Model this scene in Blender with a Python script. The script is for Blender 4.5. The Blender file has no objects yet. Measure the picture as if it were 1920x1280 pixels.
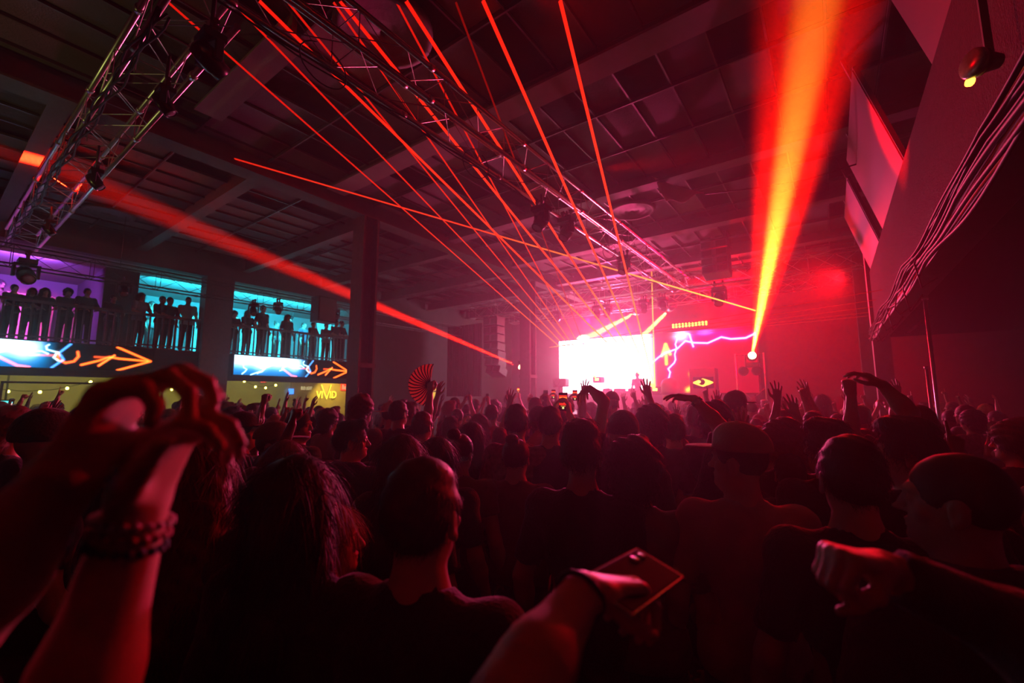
import bpy, math, random
import numpy as np
from mathutils import Vector, Matrix
random.seed(7)
rng = np.random.default_rng(7)
C = bpy.context.scene.collection
PI = math.pi
# ------------------------------------------------------------------ camera
F = 820.0; HOR = 742.0; AZ = math.radians(36); PIT = math.atan((HOR-640)/F); CZ = 1.92
def ray(px, py):
    x = (px-960)/F; y = (640-py)/F
    c, s = math.cos(PIT), math.sin(PIT)
    fw = c - s*y; up = s + c*y
    return Vector((x*math.cos(AZ)-fw*math.sin(AZ), x*math.sin(AZ)+fw*math.cos(AZ), up))
CAM = Vector((0, 0, CZ))
def atX(px, py, v): d = ray(px, py); return CAM + d*(v/d.x)
def atY(px, py, v): d = ray(px, py); return CAM + d*(v/d.y)
def atZ(px, py, v): d = ray(px, py); return CAM + d*((v-CZ)/d.z)
def atD(px, py, dep): return CAM + ray(px, py)*dep
cam = bpy.data.cameras.new('camera'); co = bpy.data.objects.new('camera', cam); C.objects.link(co)
co.location = CAM; co.rotation_euler = (PI/2+PIT, 0, AZ)
cam.sensor_width = 36; cam.lens = F/1920*36; cam.clip_start = 0.02; cam.clip_end = 100
cam.dof.use_dof = True; cam.dof.focus_distance = 2.8; cam.dof.aperture_fstop = 2.2
S = bpy.context.scene
S.camera = co
S.view_settings.view_transform = 'Standard'; S.view_settings.look = 'None'
S.view_settings.gamma = 1; S.view_settings.exposure = 0; S.view_settings.use_curve_mapping = False
try:
    S.cycles.max_bounces = 4; S.cycles.diffuse_bounces = 2; S.cycles.glossy_bounces = 2
    S.cycles.volume_bounces = 0; S.cycles.use_denoising = True; S.cycles.caustics_reflective = False
    S.cycles.caustics_refractive = False; S.cycles.transparent_max_bounces = 24
    S.cycles.sample_clamp_indirect = 3; S.cycles.sample_clamp_direct = 0
except Exception: pass
w = bpy.data.worlds.new('world'); S.world = w; w.use_nodes = True
w.node_tree.nodes['Background'].inputs[0].default_value = (0, 0, 0, 1)

# ------------------------------------------------------------------ materials
def mat(name, col, rough=.7, metal=0., noise=0., nscale=8., bump=0., bscale=None, sheen=0., spec=.5):
    m = bpy.data.materials.new(name); m.use_nodes = True
    nt = m.node_tree; b = nt.nodes['Principled BSDF']
    b.inputs['Base Color'].default_value = (*col, 1); b.inputs['Roughness'].default_value = rough
    b.inputs['Metallic'].default_value = metal; b.inputs['Specular IOR Level'].default_value = spec
    if sheen: b.inputs['Sheen Weight'].default_value = sheen
    tc = nt.nodes.new('ShaderNodeTexCoord')
    nz = nt.nodes.new('ShaderNodeTexNoise'); nz.inputs['Scale'].default_value = nscale; nz.inputs['Detail'].default_value = 4
    nt.links.new(tc.outputs['Object'], nz.inputs['Vector'])
    if noise:
        mx = nt.nodes.new('ShaderNodeMix'); mx.data_type = 'RGBA'
        mx.inputs[6].default_value = (*[c*(1-noise) for c in col], 1); mx.inputs[7].default_value = (*[min(1, c*(1+noise)) for c in col], 1)
        nt.links.new(nz.outputs['Fac'], mx.inputs[0]); nt.links.new(mx.outputs[2], b.inputs['Base Color'])
    if bump:
        bp = nt.nodes.new('ShaderNodeBump'); bp.inputs['Strength'].default_value = bump; bp.inputs['Distance'].default_value = .02
        n2 = nt.nodes.new('ShaderNodeTexNoise'); n2.inputs['Scale'].default_value = bscale or nscale*4
        nt.links.new(tc.outputs['Object'], n2.inputs['Vector'])
        nt.links.new(n2.outputs['Fac'], bp.inputs['Height']); nt.links.new(bp.outputs[0], b.inputs['Normal'])
    return m
def emit(name, col, st, sample=False):
    m = bpy.data.materials.new(name); m.use_nodes = True
    nt = m.node_tree; nt.nodes.remove(nt.nodes['Principled BSDF'])
    e = nt.nodes.new('ShaderNodeEmission'); e.inputs[0].default_value = (*col, 1); e.inputs[1].default_value = st
    nt.links.new(e.outputs[0], nt.nodes['Material Output'].inputs[0])
    if not sample: m.cycles.emission_sampling = 'NONE'
    return m
def vemit(name, col, st):
    m = bpy.data.materials.new(name); m.use_nodes = True
    nt = m.node_tree; nt.nodes.remove(nt.nodes['Principled BSDF'])
    e = nt.nodes.new('ShaderNodeEmission'); e.inputs[0].default_value = (*col, 1); e.inputs[1].default_value = st
    nt.links.new(e.outputs[0], nt.nodes['Material Output'].inputs['Volume'])
    return m
M = dict(
    black=mat('black_paint', (.012, .012, .013), .6), blackgloss=mat('black_gloss', (.012, .012, .013), .25),
    steel=mat('truss_aluminium', (.55, .55, .52), .32, .9, .15, 20), dark_steel=mat('dark_steel', (.10, .10, .10), .5, .4, .2, 12),
    conc=mat('concrete_floor', (.06, .055, .05), .6, 0, .3, 2), wall=mat('dark_wall', (.10, .09, .10), .85, 0, .2, 3, .2, 40),
    ceil=mat('ceiling_deck', (.05, .047, .047), .9, 0, .5, 1.2, .3, 14), beam=mat('painted_steel_beam', (.10, .09, .085), .7, 0, .25, 5, .2),
    pale=mat('pale_drywall', (.2, .17, .165), .85, 0, .15, 6, .1), pwall=mat('balcony_wall_paint', (.26, .26, .27), .8, 0, .08, 3),
    column=mat('column_paint', (.10, .09, .09), .6, 0, .3, 9, .15), drape=mat('white_drape', (.75, .73, .72), .8, 0, .1, 5),
    wood=mat('bar_wood', (.22, .13, .07), .5, 0, .3, 6), olive=mat('bar_wall_plaster', (.4, .36, .25), .85, 0, .2, 2.5, .15),
    glass=mat('lamp_glass', (.2, .2, .22), .08, 0), cable=mat('cable_rubber', (.02, .02, .02), .55, spec=.25),
    redwall=mat('textured_fascia_render', (.05, .03, .03), .8, 0, .3, 14, .8, 60, spec=.08),
)
# ------------------------------------------------------------------ mesh building
def link(o, parent=None):
    C.objects.link(o)
    if parent: o.parent = parent
    return o
def tag(o, label=None, cat=None, group=None, kind=None):
    if label: o['label'] = label
    if cat: o['category'] = cat
    if group: o['group'] = group
    if kind: o['kind'] = kind
    return o
def empty(name, loc, rz=0.):
    o = bpy.data.objects.new(name, None); C.objects.link(o); o.location = loc; o.rotation_euler = (0, 0, rz)
    o.empty_display_size = .1
    return o
class MB:
    def __init__(s): s.v = []; s.f = []; s.sm = []
    def quad(s, a, b, c, d):
        n = len(s.v); s.v += [tuple(a), tuple(b), tuple(c), tuple(d)]; s.f.append((n, n+1, n+2, n+3)); s.sm.append(False); return s
    def box(s, x0, x1, y0, y1, z0, z1, mtx=None):
        n = len(s.v)
        vs = [Vector((x, y, z)) for z in (z0, z1) for y in (y0, y1) for x in (x0, x1)]
        if mtx is not None: vs = [mtx @ p for p in vs]
        s.v += [tuple(p) for p in vs]
        for q in ((0, 2, 3, 1), (4, 5, 7, 6), (0, 1, 5, 4), (2, 6, 7, 3), (0, 4, 6, 2), (1, 3, 7, 5)):
            s.f.append(tuple(n+i for i in q)); s.sm.append(False)
        return s
    def tube(s, a, b, r, r2=None, seg=8, caps=True):
        a = Vector(a); b = Vector(b); r2 = r if r2 is None else r2
        d = (b-a)
        if d.length < 1e-6: return s
        d.normalize(); u = d.orthogonal().normalized(); v = d.cross(u); n = len(s.v)
        for p, q in ((a, r), (b, r2)):
            for i in range(seg):
                t = 2*PI*i/seg; s.v.append(tuple(p+(u*math.cos(t)+v*math.sin(t))*q))
        for i in range(seg):
            j = (i+1) % seg; s.f.append((n+i, n+j, n+seg+j, n+seg+i)); s.sm.append(True)
        if caps:
            s.f.append(tuple(n+i for i in reversed(range(seg)))); s.f.append(tuple(n+seg+i for i in range(seg))); s.sm += [False, False]
        return s
    def path(s, pts, r, seg=6):
        pts = [Vector(p) for p in pts]; n = len(s.v); m = len(pts); rr = r if hasattr(r, '__len__') else [r]*m
        u = None
        for i, p in enumerate(pts):
            d = (pts[min(i+1, m-1)]-pts[max(i-1, 0)])
            d = d.normalized() if d.length > 1e-9 else Vector((0, 0, 1))
            if u is None: u = d.orthogonal().normalized()
            u = (u-d*u.dot(d)); u = u.normalized() if u.length > 1e-6 else d.orthogonal().normalized(); v = d.cross(u)
            for k in range(seg):
                t = 2*PI*k/seg; s.v.append(tuple(p+(u*math.cos(t)+v*math.sin(t))*rr[i]))
        for i in range(m-1):
            for k in range(seg):
                j = (k+1) % seg; s.f.append((n+i*seg+k, n+i*seg+j, n+(i+1)*seg+j, n+(i+1)*seg+k)); s.sm.append(True)
        s.f.append(tuple(n+k for k in reversed(range(seg)))); s.f.append(tuple(n+(m-1)*seg+k for k in range(seg))); s.sm += [False, False]
        return s
    def lathe(s, prof, mtx=None, seg=20):
        n = len(s.v); m = len(prof)
        for r, z in prof:
            for k in range(seg):
                t = 2*PI*k/seg; p = Vector((r*math.cos(t), r*math.sin(t), z))
                if mtx is not None: p = mtx @ p
                s.v.append(tuple(p))
        for i in range(m-1):
            for k in range(seg):
                j = (k+1) % seg; s.f.append((n+i*seg+k, n+i*seg+j, n+(i+1)*seg+j, n+(i+1)*seg+k)); s.sm.append(True)
        s.f.append(tuple(n+k for k in reversed(range(seg)))); s.f.append(tuple(n+(m-1)*seg+k for k in range(seg))); s.sm += [False, False]
        return s
    def build(s, name, m, parent=None, bevel=0.):
        me = bpy.data.meshes.new(name); me.from_pydata(s.v, [], s.f); me.update()
        me.polygons.foreach_set('use_smooth', s.sm)
        me.materials.append(m); o = bpy.data.objects.new(name, me); link(o, parent)
        if bevel:
            b = o.modifiers.new('bevel', 'BEVEL'); b.width = bevel; b.segments = 2; b.limit_method = 'ANGLE'
        return o
def struct(name, mb, m, bevel=0.):
    return tag(mb.build(name, m, None, bevel), kind='structure')
def look(a, b):
    """matrix at a whose -Z points to b"""
    d = (Vector(b)-Vector(a)).normalized()
    return Matrix.Translation(Vector(a)) @ d.to_track_quat('-Z', 'Y').to_matrix().to_4x4()
def copy_tree(o, parent=None):
    c = o.copy(); C.objects.link(c); c.parent = parent
    for ch in list(o.children): copy_tree(ch, c)
    return c
def spot(name, a, b, col, power, size, blend=.6, rad=.04, parent=None):
    l = bpy.data.lights.new(name, 'SPOT'); l.energy = power; l.color = col; l.spot_size = math.radians(size); l.spot_blend = blend
    l.shadow_soft_size = rad
    o = bpy.data.objects.new(name, l); C.objects.link(o); o.matrix_world = look(a, b); return o
def area(name, a, b, col, power, sx, sy):
    l = bpy.data.lights.new(name, 'AREA'); l.energy = power; l.color = col; l.shape = 'RECTANGLE'; l.size = sx; l.size_y = sy
    o = bpy.data.objects.new(name, l); C.objects.link(o); o.matrix_world = look(a, b); return o
def point(name, a, col, power, rad=.1):
    l = bpy.data.lights.new(name, 'POINT'); l.energy = power; l.color = col; l.shadow_soft_size = rad
    o = bpy.data.objects.new(name, l); C.objects.link(o); o.location = a; return o

#@ROOM
# ------------------------------------------------------------------ room shell
YB, YF, XR, ZC = -3.0, 22.0, 7.0, 6.6
BX = -16.0                      # balcony front
struct('floor', MB().box(-21.2, XR+.2, YB-.2, YF+.2, -.2, 0), M['conc'])
struct('ceiling', MB().box(-21.2, XR+.2, YB-.2, YF+.2, ZC, ZC+.2), M['ceil'])
struct('wall_back', MB().box(-21.2, XR+.2, YB-.2, YB, 0, ZC), M['black'])
struct('wall_front', MB().box(-21.2, XR+.2, YF, YF+.2, 0, ZC), M['wall'])
struct('wall_right', MB().box(XR, XR+.2, YB, YF, 0, ZC), M['wall'])
struct('wall_left', MB().box(-21.2, -21, YB, YF, 0, ZC), M['pwall'])
struct('wall_left_upper', MB().box(BX-.3, BX, YB, 11.4, 5.75, ZC), M['wall'])
struct('wall_left_far', MB().box(BX-.3, BX, 11.4, YF, 0, ZC), M['wall'])
struct('wall_left_end', MB().box(-21, BX-.3, 13.6, 13.8, 0, ZC), M['pwall'])
struct('ceiling_left', MB().box(-21, BX-.3, YB, 13.6, 5.75, 5.85), M['pwall'])
struct('floor_left_upper', MB().box(-21, BX-.3, YB, 13.6, 3.05, 3.3).box(BX-.3, BX-.06, YB, 11.4, 3.05, 3.3), M['wood'])
struct('trim_1', MB().box(BX-.12, BX-.02, YB, 11.4, 2.52, 3.3).box(BX-.25, BX+.05, YB, 11.4, 2.42, 2.52), M['black'])
struct('wall_left_divider', MB().box(-21, BX-1.3, 3.15, 3.95, 3.3, 5.75), M['wall'])
struct('wall_left_lower', MB().box(-20.1, -20, YB, 13.6, 0, 3.05), M['olive'])
# columns
def column(x, y, w, top, name):
    b = MB()
    b.box(x-w/2, x+w/2, y-w/2, y-w/2+.05, 0, top).box(x-w/2, x+w/2, y+w/2-.05, y+w/2, 0, top).box(x-.03, x+.03, y-w/2+.05, y+w/2-.05, 0, top)
    b.box(x-w/2-.02, x+w/2+.02, y-w/2-.02, y+w/2+.02, 2.55, 2.65)
    return struct(name, b, M['column'])
for i, y in enumerate((6.0, 12.8)): column(-8.6, y, .42, 6.05, 'column_%d' % (i+1))
struct('column_4', MB().box(BX-.35, BX+.12, 5.3, 6.1, 0, 5.75), M['column'])
struct('column_5', MB().box(BX-.35, BX+.12, 11.05, 11.4, 0, 5.75), M['column'])
# girders along Y and beams along X
g = MB(); x = -8.6
g.box(x-.2, x+.2, YB, YF, 6.05, 6.09).box(x-.03, x+.03, YB, YF, 6.09, 6.5).box(x-.2, x+.2, YB, YF, 6.5, 6.54)
struct('beam_1', g, M['beam'])
g = MB(); x = -1.2
for k, (y, wd, z0, mm) in enumerate(((2.35, .38, 6.28, 'pale'), (5.05, .42, 6.3, 'pale'), (8.6, .3, 6.2, 'beam'), (11.6, .3, 6.2, 'beam'), (14.6, .3, 6.2, 'beam'), (17.6, .3, 6.2, 'beam'))):
    x0 = -8.4 if k != 0 else -7.6
    b = MB().box(x0, 2.0 if k != 0 else -5, y-wd/2, y+wd/2, z0, z0+.04).box(x0, 2.0 if k != 0 else -5, y-.03, y+.03, z0+.04, ZC)
    struct('beam_%d' % (k+3), b, M[mm])
for k, y in enumerate((0.9, 3.6, 6.4, 9.2, 12.0, 14.8, 17.6)):
    struct('beam_%d' % (k+10), MB().box(-15.9, -8.8, y-.12, y+.12, 6.1, 6.14).box(-15.9, -8.8, y-.02, y+.02, 6.14, ZC), M['beam'])
# ceiling grid bars
g = MB()
for i in range(31):
    x = -15.6+i*.61*1.0
    if x < 3: g.box(x-.012, x+.012, YB, YF, 6.42, 6.46)
for i in range(20):
    y = YB+.6+i*1.22
    g.box(-15.9, 3, y-.012, y+.012, 6.40, 6.46)
struct('ceiling_grid', g, M['dark_steel'])
# ceiling tiles remaining in the grid (pale / dark)
tp = MB(); td = MB()
for i in range(30):
    for j in range(20):
        x = -15.6+i*.61; y = YB+.6+j*1.22
        if x+.61 > 3 or y+1.22 > YF: continue
        r = random.random()
        near = -9 < x < -1.5
        if r < (.10 if near else .22): tp.box(x+.02, x+.59, y+.02, y+1.2, 6.465, 6.48)
        elif r < .7: td.box(x+.02, x+.59, y+.02, y+1.2, 6.465, 6.48)
struct('ceiling_tiles_pale', tp, M['pale']); struct('ceiling_tiles_dark', td, M['wall'])
#@RIG
# ------------------------------------------------------------------ trusses
def truss(name, a, b, wdt, hgt, label, group, rc=.031, rl=.0065, step=.62, m='steel', joints=2.0):
    a = Vector(a); b = Vector(b); d = (b-a); L = d.length; d.normalize()
    up = Vector((0, 0, 1)); sd = d.cross(up).normalized()
    o = tag(empty(name, a), label, 'truss', group)
    offs = [sd*(i*wdt/2)+up*(j*hgt/2) for i, j in ((-1, 1), (1, 1), (1, -1), (-1, -1))]
    for of in offs:
        cb = MB().tube(of, d*L+of, rc, seg=10)
        t = joints
        while t < L:
            cb.tube(of+d*(t-.04), of+d*(t+.04), rc*1.35, seg=10); t += joints
        cb.build('chord', M[m], o)
    lt = MB()
    n = max(2, int(L/step))
    for f in range(4):
        p, q = offs[f], offs[(f+1) % 4]
        for i in range(n):
            t0 = L*i/n; t1 = L*(i+1)/n
            s0, s1 = (p, q) if i % 2 == 0 else (q, p)
            lt.tube(s0+d*t0, s1+d*t1, rl, seg=5, caps=False)
            if i % 2 == 0: lt.tube(p+d*t0, q+d*t0, rl, seg=5, caps=False)
    lt.build('lattice', M[m], o)
    return o
GT = 'aluminium box trusses hung under the ceiling'
truss('lighting_truss', (-3.95, -2.6, 5.72), (-3.95, 15.5, 5.72), .5, .42, 'long silver box truss running from overhead toward the stage, crossed by laser beams', GT)
truss('lighting_truss', (-15.4, 1.25, 5.6), (-4.3, 1.25, 5.6), .5, .42, 'silver box truss crossing from the balcony to the long truss, wrapped with cables', GT)
truss('lighting_truss', (-14.0, -1.5, 4.9), (-14.0, 15.0, 4.9), .4, .42, 'thin dark truss hung along the front of the balcony', GT, .018, .007, m='dark_steel')
truss('lighting_truss', (-12.8, 14.6, 5.6), (1.6, 14.6, 5.6), .45, .5, 'truss hung crosswise above the front of the stage with moving heads', GT, .022, .008)
truss('lighting_truss', (-12.8, 17.6, 5.75), (1.2, 17.6, 5.75), .45, .45, 'truss above the middle of the stage carrying the two amber beam lights', GT, .022, .008)
# stray threaded hangers
def hanger(p, top=6.5):
    o = MB().tube((p[0], p[1], p[2]), (p[0], p[1], top), .008, seg=6).build('truss_hanger', M['dark_steel'])
    return tag(o, 'thin steel rod hanging a truss from the ceiling', 'rod', 'hanger rods between ceiling and trusses')
for y in (.2, 3.6, 7.2, 10.8): hanger((-3.95, y, 5.93))
for x in (-12.2, -9.0, -6.6): hanger((x, 1.25, 5.81))
for y in (2.8, 6.6, 9.9): hanger((-14, y, 5.11))
for x in (-11, -6.5, -2, 0.8): hanger((x, 14.6, 5.85), 6.55)
# cable bundle on cross truss
cb = MB()
for k in range(4):
    pts = []
    for i in range(60):
        x = -15.2+i*.18
        pts.append((x, .98+.03*math.sin(i*.9+k*2)+.02*k, 5.36-.03*abs(math.sin(i*.35+k))-.012*k))
    cb.path(pts, .011)
tag(cb.build('truss_cables', M['cable']), 'black cables tied along the lower chord of the balcony-side truss', 'cable')
cb = MB()
for k in range(3):
    pts = []
    for i in range(70):
        y = -1+i*.2
        pts.append((-4.22+.02*k+.015*math.sin(i*1.1+k), y, 5.47-.05*abs(math.sin(i*.3+k*1.3))))
    cb.path(pts, .009)
for k in range(4):  # loops of slack
    cx, cy = -4.0, 2.2+k*2.4
    cb.path([(cx+.12*math.cos(t), cy+.25*math.sin(t), 5.42-.12*(1-math.cos(t+.5))) for t in [i*.3 for i in range(20)]], .007)
tag(cb.build('truss_cables', M['cable']), 'black cables and slack loops along the long overhead truss', 'cable')

# ------------------------------------------------------------------ moving heads
LENS = {}
def lens_mat(c, st):
    k = (c, st)
    if k not in LENS: LENS[k] = emit('lens_glow', c, st)
    return LENS[k]
MH = None
def moving_head(pos, target, label, group=None, scale=1., lens=None, hang=True, top=None):
    """pos = yoke pivot; base sits above when hung"""
    o = tag(empty('moving_head_light', pos), label, 'stage light', group)
    s = scale; sg = 1 if hang else -1
    MB().box(-.17*s, .17*s, -.13*s, .13*s, sg*.25*s-.05*s, sg*.25*s+.05*s).build('base', M['black'], o, .01)
    if hang:
        cl = MB()
        for i in (-1, 1): cl.box(i*.1*s-.015, i*.1*s+.015, -.02, .02, .29*s, .42*s).tube((i*.1*s-.03, 0, .44*s), (i*.1*s+.03, 0, .44*s), .04*s)
        if top and top-pos[2] > .44*s: cl.box(-.1*s-.015, .1*s+.015, -.02, .02, .29*s, .33*s).tube((0, 0, .3*s), (0, 0, top-pos[2]), .018)
        cl.build('clamp', M['dark_steel'], o)
    d = Vector(target)-Vector(pos); yaw = math.atan2(d.y, d.x)-PI/2
    R = Matrix.Rotation(yaw, 4, 'Z')
    y = MB().box(-.19*s, -.15*s, -.05*s, .05*s, -.06*s, .2*s, R).box(.15*s, .19*s, -.05*s, .05*s, -.06*s, .2*s, R).box(-.19*s, .19*s, -.06*s, .06*s, .17*s, .21*s, R)
    if not hang: y.v = [(a, b, -c) for a, b, c in y.v]
    y.build('yoke', M['black'], o, .008)
    q = d.to_track_quat('Z', 'Y').to_matrix().to_4x4()
    MB().lathe([(.04*s, -.2*s), (.11*s, -.17*s), (.135*s, -.05*s), (.135*s, .08*s), (.115*s, .12*s), (.115*s, .2*s), (.1*s, .2*s), (.1*s, .17*s), (.0, .17*s)], q, 20).build('head', M['blackgloss'], o)
    MB().lathe([(.0, .172*s), (.098*s, .172*s), (.098*s, .185*s), (.05*s, .2*s), (.0, .203*s)], q, 20).build('lens', lens or M['glass'], o)
    return o
hd = 'dark moving head light hung from '
GH = 'unlit moving heads hung from the trusses'
for (px, py, yv, lab) in ((1015, 415, 10.0, hd+'the long truss, nearer of the close pair'), (1063, 432, 9.6, hd+'the long truss, tilted one of the close pair'),
                          (1045, 572, 14.6, hd+'the stage truss above the glaring screen edge'),
                          (1118, 530, 14.6, hd+'the front stage truss, upper one above the white screen'),
                          (1138, 555, 13.9, hd+'the front stage truss, lower one above the white screen'),
                          (1170, 492, 14.6, hd+'the far end of the long truss'),
                          (1205, 525, 14.6, hd+'the front stage truss above the amber beams'),
                          (1241, 540, 14.2, hd+'the front stage truss beside the crossing thin laser'),
                          (1347, 525, 12.6, 'large dark moving head cluster hung between the amber beams and the big red beam')):
    lt_ = px in (1015, 1063, 1170); p = atX(px, py, -3.95) if lt_ else atY(px, py, 14.6); tz = 5.51 if lt_ else 5.35; p.z = min(p.z, tz-.42)
    t = (p.x+random.uniform(-2, 2), p.y-3, 0)
    moving_head(p, t, lab, GH, .9 if px != 1347 else 1.2, top=tz)
for (px, py, lab) in ((475, 583, hd+'the balcony truss, first beside the wide dark pillar'), (521, 580, hd+'the balcony truss above the long-haired balcony guest'),
                      (629, 592, hd+'the balcony truss just right of the hanging loudspeaker'), (232, 545, 'small dark spotlight on the balcony truss beside the divider pillar')):
    p = atX(px, py, -14.0)
    moving_head(p, (p.x+3, p.y+random.uniform(-1, 1), 1), lab, GH, .75, top=4.69)
moving_head(atX(48, 515, -13.9), (-9, 2, 1), 'large black moving head under the truss corner above the purple balcony', GH, 1.1, top=4.69)
for (px, py, lab) in ((392, 110, 'black moving head with red-lit housing at the corner where the two overhead trusses meet'),):
    p = atY(px, py, 1.25); moving_head(p, (-6, 8, 2), lab, None, .7, top=5.4)
for (px, py, lab) in ((308, 195, 'boxy black floodlight clamped midway on the cross truss'), (178, 340, 'boxy black floodlight on the cross truss nearer the balcony'),
                      (92, 430, 'boxy black floodlight on the cross truss closest to the balcony')):
    p = atY(px, py, 1.25); moving_head(p, (p.x+1, 4, 1), lab, None, .55, top=5.4)

# ------------------------------------------------------------------ LED screens
def screen(name, org, u, v, nx, ny, fn, st, parent=None, sample=True):
    """org corner, u,v edge vectors. fn(U,V)->rgb arrays (U,V in 0..1)"""
    org, u, v = map(np.array, (org, u, v))
    U, V = np.meshgrid(np.linspace(0, 1, nx+1), np.linspace(0, 1, ny+1))
    P = org[None]+U.reshape(-1, 1)*u+V.reshape(-1, 1)*v
    i = np.arange(nx*ny); r = i//nx; c = i % nx; a = r*(nx+1)+c
    Fc = np.stack([a, a+1, a+nx+2, a+nx+1], 1)
    me = bpy.data.meshes.new(name); me.from_pydata(P.tolist(), [], Fc.tolist()); me.update()
    col = np.ones(((nx+1)*(ny+1), 4), np.float32); col[:, :3] = fn(U.ravel(), V.ravel())
    at = me.color_attributes.new('picture', 'FLOAT_COLOR', 'POINT'); at.data.foreach_set('color', col.ravel())
    m = bpy.data.materials.new(name+'_pixels'); m.use_nodes = True; nt = m.node_tree; nt.nodes.remove(nt.nodes['Principled BSDF'])
    e = nt.nodes.new('ShaderNodeEmission'); e.inputs[1].default_value = st; an = nt.nodes.new('ShaderNodeVertexColor'); an.layer_name = 'picture'
    nt.links.new(an.outputs[0], e.inputs[0]); nt.links.new(e.outputs[0], nt.nodes['Material Output'].inputs[0])
    if not sample: m.cycles.emission_sampling = 'NONE'
    me.materials.append(m)
    o = bpy.data.objects.new(name, me); link(o, parent); return o
def seg_d(U, V, pts, asp):
    d = np.full(U.shape, 9.)
    for (x0, y0), (x1, y1) in zip(pts[:-1], pts[1:]):
        ax, ay, bx, by = x0*asp, y0, x1*asp, y1
        dx, dy = bx-ax, by-ay; t = np.clip(((U*asp-ax)*dx+(V-ay)*dy)/(dx*dx+dy*dy+1e-9), 0, 1)
        d = np.minimum(d, np.hypot(U*asp-ax-t*dx, V-ay-t*dy))
    return d
def bolt(p0, p1, n, amp, seed):
    r = random.Random(seed); out = []
    for i in range(n+1):
        t = i/n; k = amp*(0 if i in (0, n) else 1)
        out.append((p0[0]+(p1[0]-p0[0])*t+r.uniform(-k, k)*.4, p0[1]+(p1[1]-p0[1])*t+r.uniform(-k, k)))
    return out
def smooth(x, a, b): t = np.clip((x-a)/(b-a), 0, 1); return t*t*(3-2*t)
def ribbon_pic(k0):
    def fn(U, V):
        asp = 7.5; rgb = np.zeros((U.size, 3))
        x = k0+U*(1-k0)          # the left part of the clip can be outside
        wob = .12*np.sin(x*22)+.07*np.sin(x*47+1)
        core = np.exp(-((V-(.80+wob*.5))/.30)**2)*(1-smooth(x, .46, .56))
        blue = (1-smooth(x, .50, .60))
        rgb += blue[:, None]*np.array([.0, .10, .42]); rgb += (blue*np.exp(-((V-.6)/.45)**2))[:, None]*np.array([.0, .45, .9])
        rgb += core[:, None]*np.array([2.2, 3.2, 3.2])
        for s, (a, b) in enumerate((((.12, .9), (.08, .05)), ((.30, .6), (.14, .0)), ((.26, .62), (.19, .1)), ((.45, .7), (.36, .3)), ((.42, .9), (.56, .55)), ((.56, .9), (.60, .3)))):
            dd = seg_d(x, V, bolt(a, b, 7, .05, s+3), asp); rgb += np.exp(-(dd/.028)**2)[:, None]*np.array([1.2, 2.4, 2.8])
        for pts, c in (([(.38, .42), (.46, .05), (.50, .0)], (3, .25, .15)),
                       ([(.64, .98), (.60, .6), (.62, .35), (.58, .02)], (.1, .5, 1.6)),
                       ([(.595, .6), (.60, .35), (.63, .22), (.66, .3), (.675, .5), (.67, .68)], (3, .25, .03)),
                       ([(.69, .17), (.76, .38), (.80, .55), (.84, .5), (.97, .45)], (3, .3, .03)), ([(.76, .17), (.82, .62)], (3, .35, .05)),
                       ([(.83, .98), (.985, .45), (.84, .0)], (3, .3, .03)), ([(.74, .52), (.80, .52)], (1.2, .1, .02)), ([(.5, .47), (.6, .5)], (1., .1, .05))):
            dd = seg_d(x, V, pts, asp); rgb += np.exp(-(dd/.036)**2)[:, None]*np.array(c)*1.5
        return rgb
    return fn
def led_ribbon(y0, y1, k0, label, z0=2.62, z1=3.27):
    o = tag(empty('led_ribbon_screen', (BX+.02, (y0+y1)/2, z0)), label, 'screen')
    h = (y1-y0)/2
    MB().box(0, .06, -h-.03, h+.03, -.03, z1-z0+.03).build('frame', M['black'], o)
    screen('picture', (.065, -h, 0), (0, 2*h, 0), (0, 0, z1-z0), 420, 44, ribbon_pic(k0), 1.3, o, sample=False)
    return o
pa = atX(437, 680, BX).y
led_ribbon(pa, 10.6, .02, 'LED ribbon on the balcony front right of the wide dark pillar, orange arrow')
led_ribbon(.15, 4.15, .18, 'LED ribbon below the purple balcony, its orange arrow partly behind the raised fist')
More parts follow.
